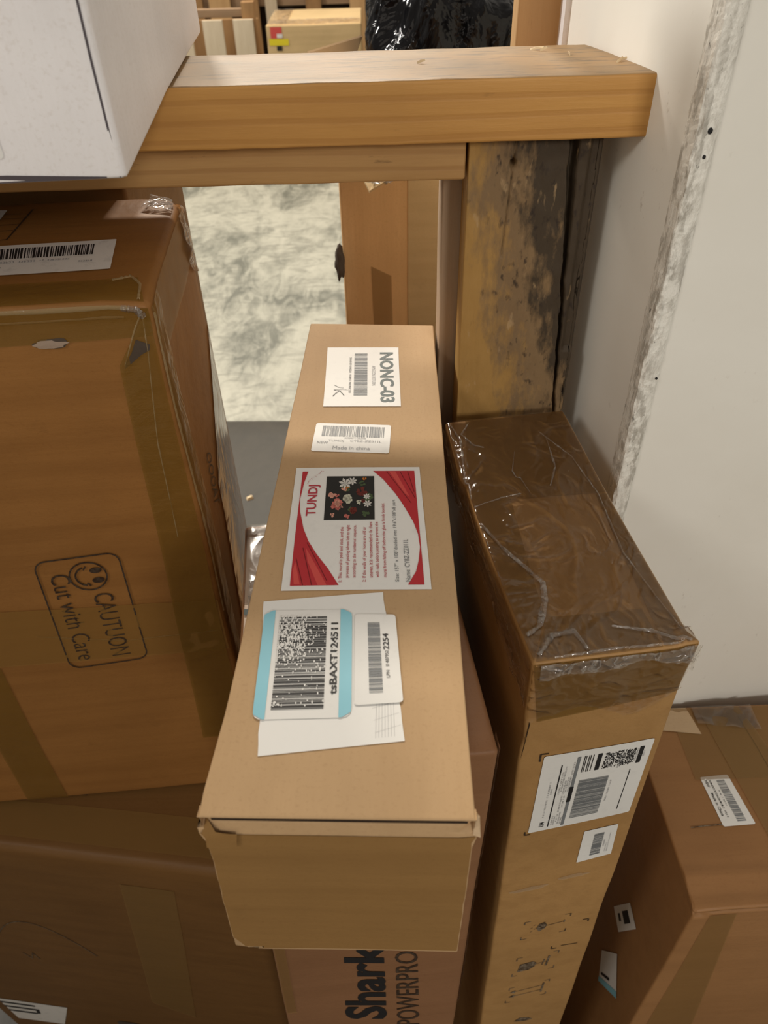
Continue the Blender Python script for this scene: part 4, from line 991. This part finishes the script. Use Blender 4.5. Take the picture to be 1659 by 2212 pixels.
# ------------------------------------------------------------------ brown carton beneath it
Fb = empty('lower_carton', (-0.4235, 0.52, 0.001), (0, 0, 0), 'brown box in shade at the bottom left, underneath the smiley-stamped box', 'box')
FH = 0.7915
def f_fn(p, q):
    k = (0.14 - p.y) / 0.28
    q.y += -0.1435 * (p.x - 0.2165) * k
    if p.x > 0.1: q.x -= (0.007 + 0.035 * (1 - k)) * (p.x - 0.1) / 0.177
    t = FH - p.z
    if p.y < -0.12 and t < 0.05: q.y += 0.004 * (1 - t / 0.05) ** 2
    return q
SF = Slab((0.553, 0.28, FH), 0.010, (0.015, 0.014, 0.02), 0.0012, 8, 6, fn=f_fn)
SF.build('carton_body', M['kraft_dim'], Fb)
i = Ink(Patch(SF, 'top', [(0, 0), (1, 0), (1, 1), (0, 1)]), .0008)
P = i.P
def rot_letter(ch, x0, y0, x1, y1):
    # letter turned a quarter turn anticlockwise
    vs_, fs, (a0, b0, a1, b1) = glyphs(ch, .01); b = len(i.v)
    for x, y in vs_:
        u = (x - a0) / (a1 - a0); v = (y - b0) / (b1 - b0)
        i.v.append(P.at(x0 + (1 - v) * (x1 - x0), y0 + u * (y1 - y0), .0008))
    i.f.extend(tuple(k + b for k in f) for f in fs)
i.text('L', -.036, -.064, -.024, -.054, .01)
for ch, x0, y0 in (('O', -.0165, -.0615), ('N', .0030, -.0600), ('G', .0225, -.0585), ('M', .0420, -.0570)): rot_letter(ch, x0, y0, x0 + .0125, y0 + .0115)
i.build('edge_lettering', M['ink_box'], Fb)
patch_sheet('brown_tape', SF, 'top', [(-.27, -.125), (.26, -.125), (.26, -.075), (-.27, -.068)], M['tape_soft'], Fb, (40, 6), .0006, .0004, 3)
patch_sheet('brown_tape', SF, 'front', [(.04, .30), (.10, .25), (.17, .74), (.10, .74)], M['tape_soft'], Fb, (6, 30), .0006, .0005, 4)
i = Ink(Patch(SF, 'front', [(0, 0), (1, 0), (1, 1), (0, 1)]), .0007)
i.path([(-.155 + .155 * (k / 20), .440 + .135 * math.sin(math.pi * (k / 20) * .9 + .1) ** .8) for k in range(21)], .0016)
i.build('faint_curved_mark', M['ink_worn'], Fb)
i = Ink(Patch(SF, 'front', [(0, 0), (1, 0), (1, 1), (0, 1)]), .0007); i.path([(-.120, .45), (-.112, .43), (-.104, .455), (-.1, .43)], .0014); i.build('faint_mark', M['ink_worn'], Fb)
P = Patch(SF, 'front', [(-.32 + .07, .10), (-.165, .10), (-.128, .205), (-.25, .205)]); L = sheet('dirty_label', P, M['paper_grey'], Fb, (10, 8), 0, .0007)
i = Ink(P, .001); i.rect(.0, .80, .52, .88, 3); i.rect(.0, .60, .56, .68, 3); i.rect(.0, .40, .5, .48, 3); i.rect(.50, .44, .56, .64); i.build('big_lettering', M['ink'], L)
blot(SF, 'front', (-.03, .15), .03, .02, 'scuff', M['bruise'], Fb, 5, .0008)

# ------------------------------------------------------------------ white carton, top left, resting on the rail
Wb = empty('white_carton', (-0.3384, 0.5936, 1.5288), (0, 0, 0), 'large white cardboard box at the top left, resting on the timber rail', 'box')
RB(Wb, 0.0558, -0.0006, 0.0)
def w_fn(p, q):
    if p.z < 0.05: q.z -= 0.0075 * (1 - p.z / 0.05) * max(0, min(1, (-0.03 - p.y) / 0.15))
    if p.z < 0.001 and p.y < 0: q.z += 0.0015 * abs(math.sin(p.x * 12))
    return q
SW = Slab((0.3999, 0.3779, 0.30), 0.0035, (0.012, 0.014, 0.012), 0.0007, 12, 6, fn=w_fn)
SW.build('carton_body', M['white_board'], Wb)
M['line_grey'] = flat('dark_grey_line', (0.10, 0.085, 0.095), 0.6)  # dark grey for the edge seam, pencil mark and bottom band
i = Ink(Patch(SW, 'front', [(0, 0), (1, 0), (1, 1), (0, 1)]), .0004); i.path([(.1965, .001), (.1962, .05), (.1965, .1), (.1960, .16), (.1965, .29)], .0012); i.build('edge_seam', M['line_grey'], Wb)
i = Ink(Patch(SW, 'front', [(0, 0), (1, 0), (1, 1), (0, 1)]), .0004); i.path([(.1315, .066), (.1330, .058), (.1345, .052)], .0016); i.build('pencil_mark', M['line_grey'], Wb)
P = Patch(SW, 'front', [(.06, .010), (.142, .012), (.142, .060), (.06, .060)]); sheet('clear_sticker', P, M['paper'], Wb, (6, 6), .002, .0005)
i = Ink(Patch(SW, 'front', [(0, 0), (1, 0), (1, 1), (0, 1)]), .0004); i.poly([(-.19, .0015), (.19, .0015), (.19, .0025), (.14, .0050), (.05, .0065), (-.19, .007)]); i.build('bottom_fold', M['line_grey'], Wb)

# ------------------------------------------------------------------ low carton, bottom right
Dc = empty('corner_carton', (0.5379, 0.4097, 0.004), (0, 0, 0), 'low brown box at the bottom right against the white column, barcode sticker on top', 'box')
RB(Dc, 0.0219, -0.0228, 0.0064)
DH = 0.8432
def d_fn(p, q):
    t = DH - p.z
    k = max(0, 1 - t / 0.02) * max(0, 1 - (p.y + 0.118) / 0.025) * max(0, 1 - (p.x + 0.25) / 0.03)
    q.z -= 0.003 * k; q.x += 0.003 * k * noise.noise(Vector((p.y * 300, 0, p.z * 300)))
    if p.y < -0.117:
        if 0.0035 < t < 0.0075: q.y += 0.004
        if 0.0035 < t < 0.013 and p.x < -0.236 and p.x > -0.247: q.y += 0.007
        if t <= 0.0035: q.z += 0.0012 * noise.noise(Vector((p.x * 50, 1, 4)))
    if t < 0.001:
        q.z += 0.0022 * math.exp(-((p.y + 0.088 + 0.02 * p.x) / 0.006) ** 2) - 0.0015 * math.exp(-((p.y + 0.103) / 0.006) ** 2)
    return q
dz = [0, 0.002, 0.004] + lin(0.03, DH - 0.03, 46) + [DH - t for t in (0.022, 0.0135, 0.0125, 0.0080, 0.0072, 0.0060, 0.0038, 0.0033, 0.002, 0.001, 0.0)]
SD = Slab((0.5, 0.236, DH), 0.003, amp=0.0013, seed=14, freq=7, fn=d_fn, ticks3=[ticks(-.25, .25, .003, .006), ticks(-.118, .118, .003, .0045), dz])
SD.build('carton_body', M['kraft_low'], Dc)
def dshift(q): return [(x, y + .0087) for x, y in q]
P = Patch(SD, 'top', dshift(Q['dlabel'])); L = sheet('barcode_sticker', P, M['paper'], Dc, (10, 8), .002, .0007, seed=20)
i = Ink(P, .001); i.bars(.10, .50, .93, .78, 95, 34); i.build('barcode', M['ink_grey'], L)
i = Ink(P, .001); i.scrawl(.30, .40, .62, .44, 4); i.scrawl(.08, .25, .84, .31, 5, .9); i.text('Made in China', .34, .10, .80, .19, .01); i.text('NEW', .08, .10, .22, .19, .01); i.build('small_print', M['ink'], L)
patch_sheet('brown_tape', SD, 'top', [(-.20, .02), (.24, .02), (.24, .115), (-.20, .115)], M['tape_soft'], Dc, (40, 10), .0006, .0006, 2)
patch_sheet('brown_tape', SD, 'top', [(-.145, -.06), (-.075, -.06), (-.115, .115), (-.165, .115)], M['tape_soft'], Dc, (8, 20), .0018, .0005, 3)
patch_sheet('crumpled_tape', SD, 'top', [(-.172, .092), (-.10, .080), (-.10, .116), (-.172, .116)], M['tape_clear'], Dc, (24, 12), .0012, .003, 4)
i = Ink(Patch(SD, 'top', [(0, 0), (1, 0), (1, 1), (0, 1)]), .0012); i.path([(-.120, .100), (-.116, .07), (-.112, .032)], .0010); i.build('flap_seam', M['dark_gap'], Dc)
i = Ink(Patch(SD, 'top', [(0, 0), (1, 0), (1, 1), (0, 1)]), .0009); i.path([(-.225, -.034), (-.21, -.033), (-.19, -.0325)], .0012); i.build('scuff_line', M['ink_worn'], Dc)
patch_sheet('torn_board_layer', SD, 'top', [(-.232, .088), (-.172, .078), (-.178, .116), (-.232, .116)], M['board_edge'], Dc, (8, 6), .0008, .0006, 5)
patch_sheet('brown_tape', SD, 'front', [(-.228, .30), (-.150, .30), (-.205, DH - .012), (-.232, DH - .012)], M['tape_soft'], Dc, (6, 40), .0006, .0005, 6)
def dl(q, dx=0.0): return [(a + .0087, b) for a, b in Q[q]]
P = Patch(SD, 'left', [Q['dl1'][0], Q['dl1'][3], Q['dl1'][2], Q['dl1'][1]]); L = sheet('small_white_label', P, M['paper'], Dc, (6, 6), .0015, .0008)
i = Ink(P, .0011); i.rect(.25, .45, .75, .78, 2); i.rect(.4, .18, .7, .3); i.build('printed_mark', M['ink'], L)
P = Patch(SD, 'left', [(-.030, .40), (-.078, .475), (-.045, .535), (-.012, .46)]); L = sheet('hanging_label', P, M['paper'], Dc, (6, 10), .001, .0012)
i = Ink(P, .0016); i.rect(.0, .0, 1, .16, 4); i.build('blue_band', M['blue'], L)
i = Ink(P, .0016); i.rect(.1, .26, .6, .34, 2); i.build('printed_mark', M['ink'], L)

# ------------------------------------------------------------------ brown carton standing beyond the frame, with an open top
Bb = empty('tall_open_carton', (0.128, 1.235, 0.001), (0, 0, 0), 'tall plain brown box standing beyond the timber frame, its top flaps open', 'box')
SBx = Slab((0.352, 0.37, 1.390), 0.004, (0.03, 0.03, 0.04), 0.0015, 31, 5)
SBx.build('carton_body', M['kraft_far'], Bb)
patch_sheet('tape_band', SBx, 'front', [(-.083, .3), (-.038, .3), (-.038, 1.385), (-.083, 1.385)], M['kraft_crate'], Bb, (3, 30), .0008)
patch_sheet('tape_remnant', SBx, 'front', [(-.133, 1.02), (-.105, 1.02), (-.107, 1.185), (-.136, 1.20)], M['tape_soft'], Bb, (4, 12), .0008)
def plate(name, p4, t, m, parent):
    p4 = [Vector(p) for p in p4]; n = (p4[1] - p4[0]).cross(p4[2] - p4[0]).normalized() * t
    return mesh_obj(name, p4 + [p - n for p in p4], [(0, 1, 2, 3), (7, 6, 5, 4), (0, 4, 5, 1), (1, 5, 6, 2), (2, 6, 7, 3), (3, 7, 4, 0)], m, parent)
o_ = Vector(Bb.location)
def loc_(x, y, z): return (x - o_.x, y - o_.y, z - o_.z)
plate('top_flap', [loc_(-.048, 1.047, 1.392), loc_(.05, 1.047, 1.392), loc_(.012, .93, 1.352), loc_(-.006, .93, 1.342)], .003, M['kraft_crate'], Bb)
plate('top_flap', [loc_(-.049, 1.09, 1.392), loc_(-.049, 1.32, 1.392), loc_(-.010, 1.24, 1.452), loc_(-.078, 1.12, 1.455)], .003, M['kraft_top'], Bb)
def lump(name, r3, m, parent, loc, seed, sub=4, amp=.35, fr=2.0, ridged=False, rot=(0, 0, 0)):
    bm = bmesh.new(); bmesh.ops.create_icosphere(bm, subdivisions=sub, radius=1.0)
    for v in bm.verts:
        n_ = noise.noise(v.co * fr + Vector((seed, 0, 0)))
        if ridged: n_ = (1 - abs(n_) * 2.4) * .8 + .45 * (1 - abs(noise.noise(v.co * fr * 2.7 + Vector((0, seed, 0)))) * 2.5) - .4
        v.co = v.co * (1 + amp * n_)
        v.co = Vector((v.co.x * r3[0], v.co.y * r3[1], v.co.z * r3[2]))
    me = bpy.data.meshes.new(name); bm.to_mesh(me); bm.free(); me.materials.append(m)
    for p in me.polygons: p.use_smooth = True
    o = bpy.data.objects.new(name, me); C.objects.link(o); o.location = loc; o.rotation_euler = rot
    if parent: o.parent = parent
    return o
lump('torn_flap', (.007, .009, .024), M['bruise'], Bb, loc_(-.052, 1.040, 1.213), 3, 3, .4)
lump('loose_film', (.016, .008, .006), M['film_crease'], Bb, loc_(.006, .935, 1.358), 4, 4, .5, 3.0, True)
def bag_mesh():
    bm = bmesh.new(); bmesh.ops.create_icosphere(bm, subdivisions=6, radius=1.0)
    knot = Vector((.05, -.25, .95))
    for v in bm.verts:
        c = v.co.copy()
        # a bulging sack, squarish, with folds radiating from the gathered neck
        c = Vector([math.copysign(abs(q) ** .72, q) for q in c])
        d = c - knot; ang = math.atan2(d.x, d.y + .001); dist = d.length
        f = abs(noise.noise(Vector((ang * 2.2, dist * .7, 1)))) * 1.0 + .35 * abs(noise.noise(Vector((ang * 5.0, dist * 1.3, 4))))
        g = noise.noise(Vector((c.x * 1.6 + 3, c.y * 1.6, c.z * 1.2)))
        c *= 1.0 - .26 * f + .10 * g
        if c.z > 0: c.z *= 1 - .55 * max(0, min(1, (c.x - .1) / .8))
        c.z = max(c.z, -.70)
        v.co = Vector((c.x * .125, c.y * .13, c.z * .088))
    me = bpy.data.meshes.new('bin_liner'); bm.to_mesh(me); bm.free(); me.materials.append(M['bag'])
    for p in me.polygons: p.use_smooth = True
    o = bpy.data.objects.new('bin_liner', me); C.objects.link(o); o.location = (.110, 1.225, 1.4545); return o
bag = bag_mesh()
tag(bag, 'crumpled black plastic bag on top of the open brown box beyond the rail', 'plastic bag')
st = empty('stud', (.157, .822, 0.0), (0, 0, 0), 'upright pale plywood stud beyond the rail, beside the left edge of the white column', 'wooden post')
Slab((.048, .030, 1.95), .002, (.02, .02, .05), .0004, 3).build('board', M['stud'], st)

# ------------------------------------------------------------------ things far behind, above the rail
cr = empty('slatted_crate', (-1.166, 5.56, 0), (0, 0, 0), 'slatted wooden crate with pale upright slats, far behind the rail beside the white box', 'crate')
for x in (-1.62, -1.44, -1.26, -1.055, -.876, -.705):
    Slab((.112, .02, .95), .002, (.06, .03, .3), .001, int(x * 10)).build('slat', M['pale_wood'], cr).location = (x + 1.07, -.08, .001)
for x in (-1.70, -.675): Slab((.07, .07, 1.04), .002, (.06, .06, .3), .001).build('corner_post', M['far_wood'], cr).location = (x + 1.07, -.03, .001)
Slab((1.06, .05, .045), .002, (.3, .03, .03), .001).build('rail', M['far_wood_h'], cr).location = (-.12, -.03, .960)
Slab((1.06, .02, .90), .002, (.3, .03, .3), .001).build('back_board', M['far_wood'], cr).location = (-.12, .25, .001)
cr.scale = (1.09, 1.09, .93)
pb = empty('pallet_wall', (-.3, 7.0, 0), (0, 0, 0), 'row of upright brown pallet boards against a dark gap, furthest back', 'pallet')
rd = random.Random(3); x = -2.3; k = 0
while x < 1.9:
    wd = rd.uniform(.07, .17)
    Slab((wd, .03, 1.35), .003, (.1, .03, .4), .001, k).build('board', [M['stud'], M['far_wood'], M['pale_wood'], M['far_wood']][k % 4], pb).location = (x + wd / 2 + .3, -.02, .001)
    x += wd + rd.choice((.05, .12, .22)); k += 1
Slab((4.3, .02, 1.3), .002, (1, .1, .5), 0).build('backing', M['dark_gap'], pb).location = (.1, .08, .001)
for z in (.25, .75, 1.2): Slab((4.3, .03, .09), .002, (.5, .03, .1), .001).build('stringer', M['far_wood_h'], pb).location = (.1, .025, z)
sb = empty('stickered_carton', (-.343, 5.78, 0), (0, 0, 0), 'shiny tan box with a red and yellow sticker, far behind the rail', 'box')
SSb = Slab((.535, .56, .910), .006, (.05, .05, .08), .003, 41, 4); SSb.build('carton_body', M['kraft_crate'], sb)
i = Ink(Patch(SSb, 'front', [(0, 0), (1, 0), (1, 1), (0, 1)]), .002); i.rect(-.245, .835, -.180, .900); i.build('red_sticker', M['red_lt'], sb)
M['yellow'] = flat('yellow_print', (.80, .66, .03), .5)
i = Ink(Patch(SSb, 'front', [(0, 0), (1, 0), (1, 1), (0, 1)]), .0025); i.rect(-.255, .795, -.145, .833); i.build('yellow_sticker', M['yellow'], sb)
i = Ink(Patch(SSb, 'front', [(0, 0), (1, 0), (1, 1), (0, 1)]), .003); i.rect(-.21, .838, -.178, .862); i.build('grey_print', M['paper_grey'], sb)
i = Ink(Patch(SSb, 'front', [(0, 0), (1, 0), (1, 1), (0, 1)]), .003); i.rect(-.215, .765, -.185, .792); i.build('black_print', M['ink'], sb)
patch_sheet('clear_tape', SSb, 'top', [(-.26, -.278), (.26, -.278), (.26, -.12), (-.26, -.12)], M['tape_clear'], sb, (40, 12), .003, .006, 3)
patch_sheet('clear_tape', SSb, 'top', [(-.26, -.27), (-.15, -.27), (-.15, .27), (-.26, .27)], M['tape_clear'], sb, (8, 40), .003, .006, 4)
sb.scale = (1.09, 1.09, .93)
bc = empty('brown_carton', (.88, 5.9, 0), (0, 0, 0), 'plain brown box far behind the black bag, next to the pale stud', 'box')
SBc = Slab((.62, .5, 1.10), .006, (.1, .1, .2), .003, 51, 4); SBc.build('carton_body', M['kraft_brown'], bc)
patch_sheet('brown_tape', SBc, 'front', [(-.04, .1), (.04, .1), (.04, 1.09), (-.04, 1.09)], M['tape_soft'], bc, (2, 10), .002)
chip = mesh_obj('wood_chip', [(-.012, -.007, 0), (.011, -.009, 0), (.014, .006, 0), (-.009, .009, 0), (-.008, -.004, .007), (.009, -.005, .009), (.010, .004, .008), (-.006, .006, .006)],
                [(3, 2, 1, 0), (4, 5, 6, 7), (0, 1, 5, 4), (1, 2, 6, 5), (2, 3, 7, 6), (3, 0, 4, 7)], M['splinter'], None, False, (-.451, 1.98, .0068), (0, 0, .6))
tag(chip, 'small pale wood chip lying on the dark floor between the boxes', 'wood chip')
